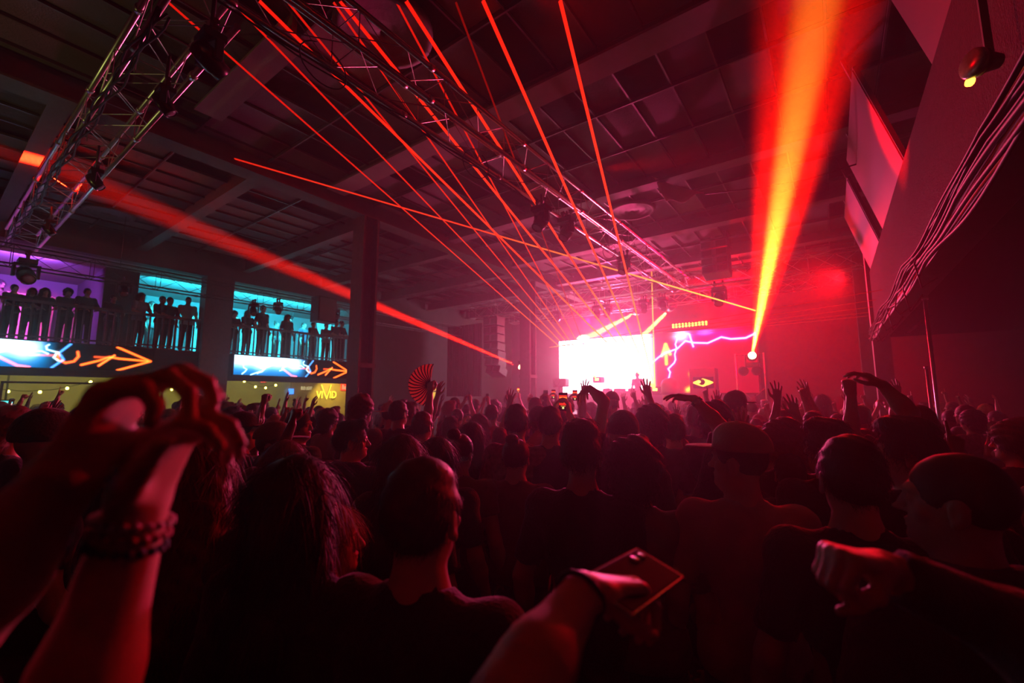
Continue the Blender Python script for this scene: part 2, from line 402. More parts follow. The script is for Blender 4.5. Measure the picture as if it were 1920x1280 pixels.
def main_pic(U, V):
    asp = 9.4/2.75; rgb = np.zeros((U.size, 3))
    wh = (1-smooth(U, .47, .56))
    rgb += wh[:, None]*np.array([7, 5.5, 6.5])
    r = smooth(U, .44, .56)
    rgb += r[:, None]*np.array([.45, .0, .012])
    pu = np.exp(-((V-.93)/.10)**2)*smooth(U, .62, .72)*(1-smooth(U, .85, 1))
    rgb += pu[:, None]*np.array([.10, .0, .32])
    rgb += (np.exp(-((U-.79)/.03)**2-((V-.96)/.04)**2))[:, None]*np.array([.6, .3, 2.])
    lt = [([(.50, .42), (.57, .60), (.60, .66), (.66, .72), (.70, .84), (.74, .80), (.80, .78), (.86, .86), (.90, .82), (.96, .82), (1.0, .88)], .011),
          (bolt((.60, .15), (.68, .98), 10, .03, 5), .010), (bolt((.52, .1), (.50, .6), 6, .04, 9), .012), ([(.68, .98), (.72, .95), (.73, .80), (.735, .74)], .012)]
    for pts, wd in lt:
        dd = seg_d(U, V, pts, asp)
        rgb += np.exp(-(dd/wd)**2)[:, None]*np.array([2.6, 1.6, 4.0])+np.exp(-(dd/(wd*4))**2)[:, None]*np.array([.25, .02, .35])
    rgb += np.exp(-((U-.68)/.03)**2-((V-.94)/.08)**2)[:, None]*np.array([3, 2.2, 3.4])
    # amber drawings low on the panel
    for pts in ([(.72, .30), (.80, .20)], [(.70, .05), (.74, .12), (.80, .13)], [(.72, -.05), (.80, .02)]):
        dd = seg_d(U, V, pts, asp); rgb += np.exp(-(dd/.035)**2)[:, None]*np.array([3., 1.3, .1])
    for pts in ([(.585, .62), (.605, .80), (.625, .64)], [(.605, .80), (.605, .48)]):
        dd = seg_d(U, V, pts, asp); rgb += np.exp(-(dd/.022)**2)[:, None]*np.array([3., 2.0, .1])
    return rgb
YS = 20.6
o = tag(empty('led_wall_screen', (-7.1, YS, 1.2)), 'wide LED wall behind the stage, left half glaring white, right half red with purple lightning', 'screen')
MB().box(-4.75, 4.75, 0, .12, .78, 3.72).build('frame', M['black'], o)
MB().box(-4.5, -4.3, .12, .5, 0, .9).box(4.3, 4.5, .12, .5, 0, .9).box(-.1, .1, .12, .5, 0, .9).build('stand', M['dark_steel'], o)
screen('picture', (-4.7, -.005, .85), (9.4, 0, 0), (0, 0, 2.8), 700, 210, main_pic, 1.0, o, sample=False)

# ------------------------------------------------------------------ stage
o = tag(empty('stage_platform', (-5.5, 18.2, 0)), 'low black stage platform under the LED wall', 'stage')
MB().box(-6.8, 6.0, -2.6, 3.6, 1.1, 1.2).build('deck', M['black'], o)
MB().box(-6.7, 5.9, -2.5, -2.45, 0, 1.1).build('front_panel', M['black'], o)
for x in (-6.4, -2.2, 2.0, 5.6):
    for y in (-2.2, 3.2): MB().box(x-.04, x+.04, y-.04, y+.04, 0, 1.1).build('leg', M['dark_steel'], o)
# DJ table & gear
p = atY(1165, 735, 18.4)
o = tag(empty('dj_table', (p.x, 18.4, 1.2)), 'pale DJ table standing in front of the glaring screen', 'table')
MB().box(-1.1, 1.1, -.35, .35, .88, .94).build('tabletop', M['pale'], o, .01)
MB().box(-1.05, 1.05, -.33, -.30, .05, .88).build('front_panel', M['pale'], o)
for x in (-1, 1):
    for y in (-.28, .28): MB().box(x-.03, x+.03, y-.03, y+.03, 0, .88).build('leg', M['dark_steel'], o)
for k, (dx, wd) in enumerate(((-.62, .32), (-.05, .42), (.55, .32))):
    q = tag(empty('dj_mixer' if k == 1 else 'dj_player', (p.x+dx, 18.35, 2.14)), ['first DJ player on the pale table beside the white screen', 'wide DJ mixer in the middle of the pale table', 'second DJ player on the pale table toward the lasers'][k], 'dj gear')
    MB().box(-wd/2, wd/2, -.18, .18, 0, .1).build('body', M['black'], q, .01)
    if k != 1: MB().lathe([(0, .1), (.11, .1), (.11, .115), (.0, .12)], None, 24).build('jog_wheel', M['steel'], q)
    for t in range(4): MB().lathe([(0, .1), (.012, .1), (.01, .125), (0, .125)], Matrix.Translation((-.1+.06*t, -.14, 0)), 8).build('knob', M['steel'], q)
# monitor on a stand (seen as the pink stacked box)
p = atY(1052, 735, 17.4)
o = tag(empty('monitor_loudspeaker', (p.x, 17.4, 1.2)), 'pink-lit monitor loudspeaker on a short pole and crate beside the white screen', 'speaker')
MB().box(-.33, .33, -.25, .25, 0, .16).box(-.33, -.27, -.25, .25, .16, .6).box(.27, .33, -.25, .25, .16, .6).box(-.05, .05, -.25, .25, .16, .6).box(-.36, .36, -.28, .28, .6, .82).build('crate', M['dark_steel'], o)
MB().tube((0, 0, .8), (0, 0, 1.15), .09, seg=14).build('pole', M['dark_steel'], o)
MB().box(-.34, .34, -.2, .2, 1.12, 1.5).build('cabinet', M['dark_steel'], o, .06)
MB().lathe([(0, 0), (.13, 0), (.15, .01), (.13, .02), (0, .02)], Matrix.Translation((-.13, -.2, 1.31)) @ Matrix.Rotation(PI/2, 4, 'X'), 20).build('woofer', M['black'], o)
# line arrays
def line_array(px, py0, py1, yv, n, label, side=1):
    a = atY(px, py0, yv); b = atY(px, py1, yv); H = a.z-b.z
    o = tag(empty('line_array_speaker', a), label, 'speaker')
    MB().box(-.35, .35, -.3, .3, .0, .06).tube((0, 0, .06), (0, 0, 6.55-a.z), .015).build('flying_frame', M['dark_steel'], o)
    z = 0; y = 0
    for k in range(n):
        ang = math.radians(2+k*k*.55)
        R = Matrix.Translation((0, y, z)) @ Matrix.Rotation(-ang, 4, 'X'); h = H/n*.9
        bx = MB().box(-.36, .36, -.28, .25, -h, 0, R).build('cabinet', M['dark_steel'], o, .015)
        MB().box(-.33, -.06, -.295, -.28, -h*.85, -h*.15, R).box(.06, .33, -.295, -.28, -h*.85, -h*.15, R).build('grille', M['black'], bx)
        z -= H/n*math.cos(ang); y += H/n*math.sin(ang)*.9
    return o
line_array(927, 598, 706, 14.2, 7, 'hanging curved line array loudspeaker beside the steel column left of the stage')
line_array(1340, 440, 520, 13.5, 5, 'dark hanging line array loudspeaker on the right of the stage, half lost in red haze')
# black drape beside it
b = MB()
for i in range(24):
    x0 = -15.2+i*.09; b.box(x0, x0+.095, 15.5+.03*math.sin(i*1.7), 15.54+.03*math.sin(i*1.7), 1.9, 5.3)
tag(b.build('stage_drape', mat('black_serge', (.03, .02, .025), .9)), 'dark drape hanging behind the left line array', 'curtain')
# blinder bar
p0 = atY(1262, 611, 19.8); p1 = atY(1324, 606, 19.8)
o = tag(empty('blinder_bar', p0), 'row of small amber blinder lamps above the red half of the LED wall', 'stage light')
n = 11; MB().box(-.05, (p1.x-p0.x)+.05, .06, .16, -.10, .12).build('bar', M['black'], o)
for i in range(n):
    for j in (0, 1):
        x = (p1.x-p0.x)*i/(n-1)
        MB().lathe([(0, 0), (.045, 0), (.045, .03), (0, .03)], Matrix.Translation((x, .03, j*.1-.05)) @ Matrix.Rotation(PI/2, 4, 'X'), 10).build('lamp', lens_mat((1., .55, .06), 5.), o)
# DJ booth box with eye picture
p = atY(1320, 712, 17.6)
o = tag(empty('booth_cabinet', (p.x, 17.6, 1.2)), 'dark cabinet on stage showing a yellow eye picture', 'cabinet')
MB().box(-.45, .45, -.3, .3, 0, 1.75).build('body', mat('booth_dark', (.06, .03, .03), .6), o, .02)
def eye(U, V):
    rgb = np.zeros((U.size, 3)); a = (np.abs(V-.5) < .36*(1-np.abs(U-.48)/.5)**.8).astype(float); hole = np.hypot((U-.42)*1.6, (V-.55)) < .27
    a *= ~hole; rgb += a[:, None]*np.array([4, 1.7, .15]); pup = np.hypot((U-.30)*1.6, V-.58) < .12; rgb[pup] = (4, 2, .3); return rgb
screen('picture', (-.32, -.31, 1.0), (.72, 0, 0), (0, 0, .42), 60, 34, eye, 1., o)
# stand tower at the right with two poles and cross bracing
p = atY(1410, 740, 16.6)
o = tag(empty('light_stand', (p.x, 16.6, 0)), 'two-pole light stand under the big red beam', 'stand')
for x in (-.42, .42): MB().tube((x, 0, 0), (x, 0, 3.35), .025).build('pole', M['steel'], o)
MB().tube((-.42, 0, 1.4), (.42, 0, 2.2), .012).tube((.42, 0, 1.4), (-.42, 0, 2.2), .012).tube((-.42, 0, 3.3), (.42, 0, 3.3), .02).build('crossbar', M['dark_steel'], o)
MB().box(-.6, .6, -.35, .35, 0, .04).build('base', M['dark_steel'], o)
rg = MB()
for sx in (-.2, .2): rg.lathe([(.12, -.03), (.16, -.03), (.16, .03), (.12, .03), (.12, -.03)], Matrix.Translation((sx, -.08, 2.75)) @ Matrix.Rotation(PI/2, 4, 'X'), 18)
rg.build('ring_lamp', M['black'], o)

# ------------------------------------------------------------------ lasers
O1 = atY(1228, 730, 17.2); O2 = atY(1119, 711, 18.0)
def laser(a, b, r0, r1, label, group, m, extend=False):
    o = MB().tube(a, b, r0, r1, seg=10).build('laser_ray', m(Vector(a)))
    return tag(o, label, 'laser beam', group)
LMC = {}
def laser_mat(k):
    """glow that thins out with the distance from the projector"""
    def make(org):
        key = (k, tuple(round(c, 2) for c in org))
        if key in LMC: return LMC[key]
        m = bpy.data.materials.new('laser_light'); m.use_nodes = True; nt = m.node_tree; nt.nodes.remove(nt.nodes['Principled BSDF'])
        g = nt.nodes.new('ShaderNodeNewGeometry'); d = nt.nodes.new('ShaderNodeVectorMath'); d.operation = 'DISTANCE'; d.inputs[1].default_value = org
        mr = nt.nodes.new('ShaderNodeMapRange'); mr.inputs[2].default_value = 15.; cr = nt.nodes.new('ShaderNodeValToRGB'); e = nt.nodes.new('ShaderNodeEmission'); e.inputs[1].default_value = k
        st = [(0, (3.2, 1.9, .25)), (.15, (3., 1.3, .18)), (.38, (2.4, .42, .06)), (.6, (1.7, .07, .02)), (1., (1.0, .012, .004))]
        el_ = cr.color_ramp.elements
        while len(el_) < len(st): el_.new(.5)
        for q, (p, c) in zip(el_, st): q.position = p; q.color = (c[0]/3.2, c[1]/3.2, c[2]/3.2, 1)
        e.inputs[1].default_value = 3.2*k
        nt.links.new(g.outputs['Position'], d.inputs[0]); nt.links.new(d.outputs['Value'], mr.inputs[0]); nt.links.new(mr.outputs[0], cr.inputs[0]); nt.links.new(cr.outputs[0], e.inputs[0])
        nt.links.new(e.outputs[0], nt.nodes['Material Output'].inputs[0]); m.cycles.emission_sampling = 'NONE'; LMC[key] = m; return m
    return make
LM = laser_mat(1.); LMf = laser_mat(.75); LMt = laser_mat(.22)
o = tag(empty('laser_projector', O1), 'small laser projector low on stage where the fan of beams begins', 'laser projector')
MB().box(-.2, .2, 0, .4, -.15, .12).build('body', M['black'], o, .01); MB().box(-.09, .09, -.01, 0, -.05, .05).build('window', lens_mat((1, .5, .05), 8), o)
o = tag(empty('laser_projector', O2), 'laser projector in front of the glaring screen feeding the spread of thin beams', 'laser projector')
MB().box(-.2, .2, 0, .4, -.15, .12).build('body', M['black'], o, .01); MB().box(-.09, .09, -.01, 0, -.05, .05).build('window', lens_mat((1, .5, .05), 8), o)
def up(origin, x480, x0, m, r0, r1, lab):
    # beam running through picture columns x0 (top) : reaches the ceiling over the crowd
    xt = x0+(x0-x480)*.0
    b = atZ(x0-(x480-x0)*.02, -10, 6.4)
    d = (b-origin); b2 = origin+d*((6.38-origin.z)/(b.z-origin.z))
    laser(origin, b2, r0, r1, lab, 'red laser beams fanning from the stage', m)
for x4, x0, r1, lab in ((1171, 1050, .026, 'steepest thick red laser beam, nearest the big red beam'), (1121, 905, .027, 'thick red laser beam, second of the main fan from the big red beam'),
                        (1073, 760, .026, 'thick red laser beam, third of the main fan, crossing the truss'), (1024, 636, .024, 'thick red laser beam, fourth of the main fan, running along the truss'),
                        (974, 484, .022, 'lowest thick red laser beam of the main fan, passing over the steel column')):
    up(O1, x4, x0, LM, .015, r1*.9, lab)
pt = atY(1217, 340, 13.5); laser(O1, pt, .02, .015, 'short vertical red laser beam rising beside the amber beams', 'red laser beams fanning from the stage', LMf)
for x4, x0, m, lab in ((853, 310, LMf, 'flattest thin laser beam of the far spread, crossing in front of the steel column'), (889, 432, LMf, 'thin laser beam of the far spread, second flattest'),
                       (925, 536, LMf, 'thin laser beam of the far spread, third'), (959, 622, LMf, 'thin laser beam of the far spread, fourth'),
                       (995, 741, LMf, 'thin laser beam of the far spread, fifth and steep'), (1033, 853, LMt, 'faint steepest laser beam of the far spread')):
    up(O2, x4, x0, m, .009, .013, lab)
# crossing beam
a = atY(1416, 582, 15.0); b = atZ(390, 283, 6.3)
laser(a, b, .018, .014, 'long laser beam crossing the others from the big red beam toward the left ceiling', 'red laser beams fanning from the stage', LMf)
# thin fan to the right
O3 = atY(1030, 651, 19.0)
for (x, y) in ((1655, 543), (1642, 562), (1637, 575), (1632, 585), (1628, 592)):
    laser(O3, atX(x, y, .84), .009, .006, 'faint thread-thin laser beam stretched from the screen to the right balcony', 'five faint parallel laser beams', LMt)
# ------------------------------------------------------------------ beam lights
def beam_light(a, b, lab, col, power, size, blend=1., rad=.05, lens=(1, .8, .3), ls=14., hang=True, scale=1.):
    moving_head(a, b, lab, None, scale, lens_mat(lens, ls), hang, top=5.5 if a.z > 4.5 else None)
    d = (Vector(b)-Vector(a)).normalized()
    return spot('beam_lamp', Vector(a)+d*.34*scale, b, col, power, size, blend, rad)
a = atY(1410, 668, 16.6); b = atD(1532, 10, 2.6)
beam_light(a, b, 'lit moving head on the right-hand stand throwing the big red and amber beam', (1, .004, .0), 1900000, 3.3, .8, .03, hang=False, scale=1.2)
spot('beam_lamp', a+(b-a).normalized()*.3, b, (1, .30, .02), 3300000, 1.4, 1., .03)
a = atY(981, 690, 13.4); b = atX(690, 566, -10.2); b = a+(b-a)*2.2
beam_light(a, b, 'lit moving head on the far steel column throwing a red beam to the left', (1, .010, .002), 8000000, 2.9, 1., .03, scale=.9)
for (px, py, qx, qy, lab) in ((1196, 584, 1135, 616, 'amber lit moving head above the edge of the glaring screen'), (1259, 576, 1205, 630, 'brightest amber moving head right of the glaring screen')):
    a = atY(px, py, 17.6); b = atY(qx, qy, 19.9)
    beam_light(a, a+(b-a)*4, lab, (1, .45, .06), 14000000 if px < 1200 else 24000000, 5.0, .6, .06, lens=(1, .75, .2), ls=20)
#@PEOPLE
# ------------------------------------------------------------------ organic surfaces: rounded cones blended on a grid, one closed skin
def A3(*v): return np.array(v, float)
def nrm(v): return v/max(1e-9, np.linalg.norm(v))
class Field:
    def __init__(s, prims, h=.016, fine=(), hf=.005, pad=.03):
        lo = np.min([p['lo'] for p in prims], 0)-pad; hi = np.max([p['hi'] for p in prims], 0)+pad
        s.ax = []
        for a in range(3):
            c = [lo[a]]
            while c[-1] < hi[a]:
                st = h
                for flo, fhi in fine:
                    if flo[a]-h*.5 <= c[-1] <= fhi[a]: st = hf
                c.append(c[-1]+st)
            s.ax.append(np.array(c))
        s.D = np.full([len(c) for c in s.ax], .2)
        for p in prims: s.add(p)
    def add(s, p):
        k = p['k']; m = k+.03
        sl = tuple(slice(max(0, np.searchsorted(s.ax[a], p['lo'][a]-m)-1), np.searchsorted(s.ax[a], p['hi'][a]+m)+1) for a in range(3))
        X = s.ax[0][sl[0]][:, None, None]; Y = s.ax[1][sl[1]][None, :, None]; Z = s.ax[2][sl[2]][None, None, :]
        if 0 in (X.size, Y.size, Z.size): return
        d = p['f'](X, Y, Z); D = s.D[sl]; op = p.get('op', 'u')
        if op == 'u':
            if k > 0:
                h = np.maximum(k-np.abs(D-d), 0)/k; D = np.minimum(D, d)-h*h*k*.25
            else: D = np.minimum(D, d)
        elif op == 's':
            h = np.maximum(k-np.abs(D+d), 0)/max(k, 1e-6); D = np.maximum(D, -d)+h*h*k*.25
        s.D[sl] = D
    def mesh(s, name, disp=None):
        D = s.D
        if disp is not None:
            X = s.ax[0][:, None, None]; Y = s.ax[1][None, :, None]; Z = s.ax[2][None, None, :]
            D = D+disp(X, Y, Z)
        ins = D < 0; nx, ny, nz = D.shape
        cnt = np.zeros((nx-1, ny-1, nz-1), np.int8)
        for i in (0, 1):
            for j in (0, 1):
                for k in (0, 1): cnt += ins[i:nx-1+i, j:ny-1+j, k:nz-1+k]
        act = (cnt > 0) & (cnt < 8); idx = np.full(act.shape, -1, np.int64); ii = np.argwhere(act); idx[act] = np.arange(len(ii))
        acc = np.zeros((len(ii), 3)); num = np.zeros(len(ii))
        ax = s.ax
        for a in range(3):
            b, c = (a+1) % 3, (a+2) % 3
            for u in (0, 1):
                for v in (0, 1):
                    o0 = [0, 0, 0]; o0[b] = u; o0[c] = v; o1 = list(o0); o1[a] = 1
                    g0 = ii+o0; g1 = ii+o1
                    d0 = D[g0[:, 0], g0[:, 1], g0[:, 2]]; d1 = D[g1[:, 0], g1[:, 1], g1[:, 2]]
                    m = (d0 < 0) != (d1 < 0); t = np.where(m, d0/np.where(m, d0-d1, 1), 0)
                    P0 = np.stack([ax[q][g0[:, q]] for q in range(3)], 1); P1 = np.stack([ax[q][g1[:, q]] for q in range(3)], 1)
                    acc += np.where(m[:, None], P0+(P1-P0)*t[:, None], 0); num += m
        V = acc/num[:, None]
        faces = []
        for a in range(3):
            b, c = (a+1) % 3, (a+2) % 3
            sl0 = [slice(1, -1)]*3; sl0[a] = slice(0, -1); sl1 = list(sl0); sl1[a] = slice(1, None)
            i0 = ins[tuple(sl0)]; i1 = ins[tuple(sl1)]; e = np.argwhere(i0 != i1)
            if not len(e): continue
            base = e.copy(); base[:, b] += 1; base[:, c] += 1
            def cell(db, dc):
                q = base.copy(); q[:, b] += db; q[:, c] += dc; return idx[q[:, 0], q[:, 1], q[:, 2]]
            Q = np.stack([cell(-1, -1), cell(0, -1), cell(0, 0), cell(-1, 0)], 1)
            fl = i0[tuple(e.T)]
            Q[~fl] = Q[~fl][:, ::-1]
            faces.append(Q)
        Q = np.concatenate(faces); Q = Q[(Q >= 0).all(1)]
        me = bpy.data.meshes.new(name); me.vertices.add(len(V)); me.vertices.foreach_set('co', V.astype(np.float32).ravel())
        me.loops.add(Q.size); me.loops.foreach_set('vertex_index', Q.astype(np.int32).ravel())
        me.polygons.add(len(Q)); me.polygons.foreach_set('loop_start', np.arange(0, Q.size, 4, dtype=np.int32))
        me.polygons.foreach_set('use_smooth', np.ones(len(Q), bool))
        me.update(calc_edges=True); me.validate()
        return me
def rc(a, b, r1, r2, k=.02, op='u'):
    a = np.array(a, float); b = np.array(b, float); r = max(r1, r2)
    ba = b-a; L2 = max(1e-9, ba@ba)
    def f(X, Y, Z):
        t = np.clip(((X-a[0])*ba[0]+(Y-a[1])*ba[1]+(Z-a[2])*ba[2])/L2, 0, 1)
        return np.sqrt((X-a[0]-t*ba[0])**2+(Y-a[1]-t*ba[1])**2+(Z-a[2]-t*ba[2])**2)-(r1+(r2-r1)*t)
    return dict(f=f, lo=np.minimum(a, b)-r, hi=np.maximum(a, b)+r, k=k, op=op)
def el(c, r, k=.02, R=None, op='u'):
    c = np.array(c, float); r = np.array(r, float); R = np.eye(3) if R is None else R; m = r.max()
    def f(X, Y, Z):
        x, y, z = X-c[0], Y-c[1], Z-c[2]
        px = (R[0, 0]*x+R[1, 0]*y+R[2, 0]*z); py = (R[0, 1]*x+R[1, 1]*y+R[2, 1]*z); pz = (R[0, 2]*x+R[1, 2]*y+R[2, 2]*z)
        k0 = np.sqrt((px/r[0])**2+(py/r[1])**2+(pz/r[2])**2); k1 = np.sqrt((px/r[0]**2)**2+(py/r[1]**2)**2+(pz/r[2]**2)**2)
        return k0*(k0-1)/np.maximum(k1, 1e-6)
    return dict(f=f, lo=c-m, hi=c+m, k=k, op=op)
def half(n, d, lo, hi, k=.0):      # cut away the side n.p > d
    n = np.array(n, float)
    return dict(f=lambda X, Y, Z: d-(n[0]*X+n[1]*Y+n[2]*Z), lo=np.array(lo, float), hi=np.array(hi, float), k=k, op='s')
def hand(w, d, n, side, curl=(.2, .15, .2, .25), spread=.16, thumb=.0):
    w = np.array(w, float); d = nrm(np.array(d, float)); n = np.array(n, float); n = nrm(n-d*(n@d)); s = np.cross(d, n)*side
    P = []
    lat = (.029, .010, -.009, -.027); kd = (.088, .093, .088, .078); ln = (.95, 1.06, 1.0, .8)
    for i in range(4):
        kp = w+d*kd[i]+s*lat[i]
        P.append(rc(w+d*.008+s*lat[i]*.55, kp, .0165, .0115, .012))
    for i in range(4):
        p = w+d*kd[i]+s*lat[i]; a = (1.4-i)*spread
        fd = nrm(d*math.cos(a)+s*math.sin(a)); bend = 0
        for j, (L, r0, r1) in enumerate(((.043, .0092, .0085), (.027, .0085, .0078), (.022, .0078, .0066))):
            bend += curl[i]*(1, 1.1, .8)[j]; q = fd*math.cos(bend)+n*math.sin(bend); e = p+q*L*ln[i]
            P.append(rc(p, e, r0, r1, .004 if j else .008)); p = e
    b = w+d*.022+s*.022; q = nrm(s*(.75-thumb*.5)+d*.62+n*(.25+thumb*.9)); e = b+q*.045; P.append(rc(b, e, .016, .0115, .012))
    q = nrm(s*(.35-thumb*.6)+d*.9+n*(.1+thumb*.8)); f = e+q*.033; P.append(rc(e, f, .0112, .0098, .006)); q = nrm(q+d*.3-s*.2); P.append(rc(f, f+q*.026, .0098, .0078, .004))
    return P
def rotm(yaw=0., pitch=0.):
    c, s = math.cos(yaw), math.sin(yaw); a = np.array([[c, -s, 0], [s, c, 0], [0, 0, 1.]])
    c, s = math.cos(pitch), math.sin(pitch); b = np.array([[1, 0, 0], [0, c, -s], [0, s, c]])
    return a @ b
HP = A3(0, -.005, 1.53)
def hx(R, p): return HP+R @ (np.array(p, float)-HP)
def head_prims(R):
    q = lambda *p: hx(R, p)
    P = [el(q(0, -.006, 1.668), (.076, .096, .090), .02, R), el(q(0, .030, 1.600), (.058, .066, .074), .03, R), el(q(0, .060, 1.560), (.036, .036, .034), .03, R),
         el(q(0, .082, 1.672), (.052, .020, .014), .016, R),                      # brow
         rc(q(0, .094, 1.660), q(0, .116, 1.620), .007, .0125, .010), el(q(.011, .104, 1.616), (.009, .010, .007), .006, R), el(q(-.011, .104, 1.616), (.009, .010, .007), .006, R),
         el(q(0, .094, 1.592), (.024, .013, .0065), .004, R), el(q(0, .092, 1.580), (.020, .013, .0070), .004, R), el(q(0, .086, 1.554), (.02, .016, .014), .012, R),
         el(q(.042, .064, 1.622), (.022, .018, .02), .014, R), el(q(-.042, .064, 1.622), (.022, .018, .02), .014, R)]
    for s in (-1, 1):
        P.append(el(q(s*.031, .100, 1.650), (.017, .014, .012), .012, R, 's')); P.append(el(q(s*.031, .083, 1.650), (.013, .013, .012), .003, R))
        P.append(el(q(s*.079, -.004, 1.632), (.009, .020, .033), .006, R)); P.append(el(q(s*.088, .004, 1.634), (.006, .010, .020), .004, R, 's'))
        P.append(el(q(s*.080, .004, 1.606), (.007, .010, .012), .005, R))
    return P
ARMS = dict(  # elbow, wrist, hand dir, palm normal, curl, spread, thumb (for +x side; mirrored for -x)
    down=((.265, -.035, 1.125), (.275, .075, .885), (0, .25, -1), (-1, .1, 0), (.35, .4, .45, .5), .05, .3),
    up=((.30, .07, 1.60), (.235, .13, 1.865), (-.08, .12, 1), (0, 1, 0), (.12, .08, .12, .2), .2, 0.),
    straight=((.255, .06, 1.66), (.27, .11, 1.93), (.05, .05, 1), (0, 1, 0), (.15, .1, .15, .25), .2, 0.),
    vee=((.36, .08, 1.61), (.43, .12, 1.88), (.2, .1, 1), (-.2, 1, 0), (.25, .2, .25, .3), .17, .1),
    fist=((.31, .10, 1.58), (.26, .17, 1.84), (0, .1, 1), (-.3, 1, 0), (1.35, 1.4, 1.4, 1.45), .02, .9),
    point=((.29, .08, 1.61), (.24, .13, 1.88), (-.05, .05, 1), (0, 1, 0), (.05, 1.3, 1.4, 1.4), .03, .7),
    phone=((.265, .20, 1.40), (.062, .33, 1.70), (-.12, .25, 1), (-1, .1, .1), (.55, .6, .65, .7), .06, .3),
    reach=((.27, .24, 1.50), (.20, .47, 1.66), (-.15, .8, .45), (0, .3, -1), (.3, .3, .35, .45), .14, .1),
    rail=((.27, .10, 1.14), (.15, .33, 1.06), (-.6, .8, -.1), (0, 0, -1), (.4, .4, .45, .5), .08, .1),
    fan=((.30, .08, 1.60), (.27, .15, 1.86), (-.1, .1, 1), (0, 1, 0), (1.0, 1.1, 1.2, 1.25), .02, .8))
def arm_spec(name, s):
    a = ARMS[name] if isinstance(name, str) else name
    f = lambda v: A3(v[0]*s, v[1], v[2])
    if not isinstance(name, str): return a          # already given in local space
    return (f(a[0]), f(a[1]), f(a[2]), f(a[3]), a[4], a[5], a[6])
def shoulder(a, s):
    e = np.array(a[0]); up = max(0, min(1, (e[2]-1.3)/.3))
    return A3(s*(.182-.012*up), -.005+.02*up, 1.415+.035*up)
TORSO = [el((0, 0, .98), (.155, .105, .13), .05), el((0, .005, 1.12), (.135, .095, .15), .06), el((0, .0, 1.28), (.165, .11, .16), .06), rc((-.12, -.01, 1.395), (.12, -.01, 1.395), .062, .062, .05),
         el((.075, .055, 1.30), (.08, .05, .07), .04), el((-.075, .055, 1.30), (.08, .05, .07), .04), el((.07, -.05, 1.33), (.08, .05, .1), .04), el((-.07, -.05, 1.33), (.08, .05, .1), .04),
         rc((-.05, -.015, 1.44), (-.02, -.005, 1.49), .05, .045, .04), rc((.05, -.015, 1.44), (.02, -.005, 1.49), .05, .045, .04)]
def infl(P, r):
    out = []
    for p in P:
        out.append(dict(f=(lambda X, Y, Z, g=p['f']: g(X, Y, Z)-r), lo=p['lo']-r, hi=p['hi']+r, k=p['k'], op=p['op']))
    return out
def build_body(name, left, right, yaw=0., pitch=0., hi=True):
    R = rotm(yaw, pitch); aL = arm_spec(left, -1); aR = arm_spec(right, 1)
    P = list(TORSO); fine = []
    P.append(rc((0, -.012, 1.42), hx(R, (0, -.010, 1.58)), .062, .055, .03))
    for s in (-1, 1):
        P += [rc((s*.085, 0, .93), (s*.095, .015, .52), .085, .058, .04), rc((s*.095, .015, .50), (s*.10, -.02, .11), .056, .040, .02), el((s*.096, -.03, .37), (.05, .052, .11), .03),
              rc((s*.10, -.04, .06), (s*.115, .15, .035), .042, .034, .02)]
    for s, a in ((-1, aL), (1, aR)):
        sh = shoulder(a, s); e, w = np.array(a[0]), np.array(a[1])
        P += [el(sh, (.062, .06, .062), .05), rc(sh, e, .053, .041, .03), rc(e, e+(w-e)*.35, .042, .044, .02), rc(e+(w-e)*.3, w, .043, .0275, .02)]
        P += hand(w, a[2], a[3], -s, a[4], a[5], a[6])
        d = nrm(np.array(a[2], float)); c = w+d*.09
        fine.append((c-.12, c+.12) if hi else (c-.10, c+.11))
    P += head_prims(R); fine.append((HP-A3(.10, .12, 0), HP+A3(.10, .14, .25)))
    return Field(P, .02 if hi else .026, fine, .005 if hi else .0075).mesh(name)
def wr(a, f1, f2, f3):
    return lambda X, Y, Z: a*(np.sin(X*f1+Z*f2+3*np.sin(Y*9))*np.sin(Z*f3+Y*17+2*np.sin(X*11)))
def build_shirt(name, left, right, sleeve=.75, loose=.014, hood=False, hem=.86):
    P = infl(TORSO, loose)
    P.append(rc((-.07, 0, .93), (.07, 0, .93), .13, .13, .05))
    cuts = []
    for s, nm in ((-1, left), (1, right)):
        a = arm_spec(nm, s); sh = shoulder(a, s); e, w = np.array(a[0]), np.array(a[1])
        P.append(el(sh, (.075, .073, .075), .05))
        if sleeve <= 1:
            t = sh+(e-sh)*sleeve; P.append(rc(sh, t+nrm(e-sh)*.03, .067, .060, .03)); n = nrm(e-sh); cuts.append(half(n, n@t, t-.085, t+.085))
        else:
            P += [rc(sh, e, .066, .056, .03), rc(e, e+(w-e)*.93, .055, .040, .02)]
            t = e+(w-e)*.9; n = nrm(w-e); cuts.append(half(n, n@t, t-.06, t+.06))
    if hood: P += [el((0, -.075, 1.45), (.11, .06, .07), .03), rc((-.09, -.02, 1.47), (.09, -.02, 1.47), .05, .05, .03)]
    P += [half((0, 0, -1), -hem, (-.3, -.3, hem-.2), (.3, .3, hem+.01))]
    P += cuts
    P += [el((0, .02, 1.535), (.082, .082, .075), .01, None, 's')]
    return Field(P, .017).mesh(name, wr(.0035, 21, 35, 27))
def build_trousers(name, shorts=False):
    P = [el((0, 0, .97), (.165, .118, .12), .04)]
    for s in (-1, 1):
        P += [rc((s*.085, 0, .93), (s*.097, .012, .52), .098, .073, .04), rc((s*.097, .012, .52), (s*.102, -.02, .10), .072, .066, .02)]
        P += [half((0, 0, -1), -.075, (s*.10-.09, -.12, -.1), (s*.10+.09, .1, .085))]
    P += [half((0, 0, 1), 1.03, (-.2, -.2, 1.02), (.2, .2, 1.2))]
    return Field(P, .02).mesh(name, wr(.003, 17, 25, 31))
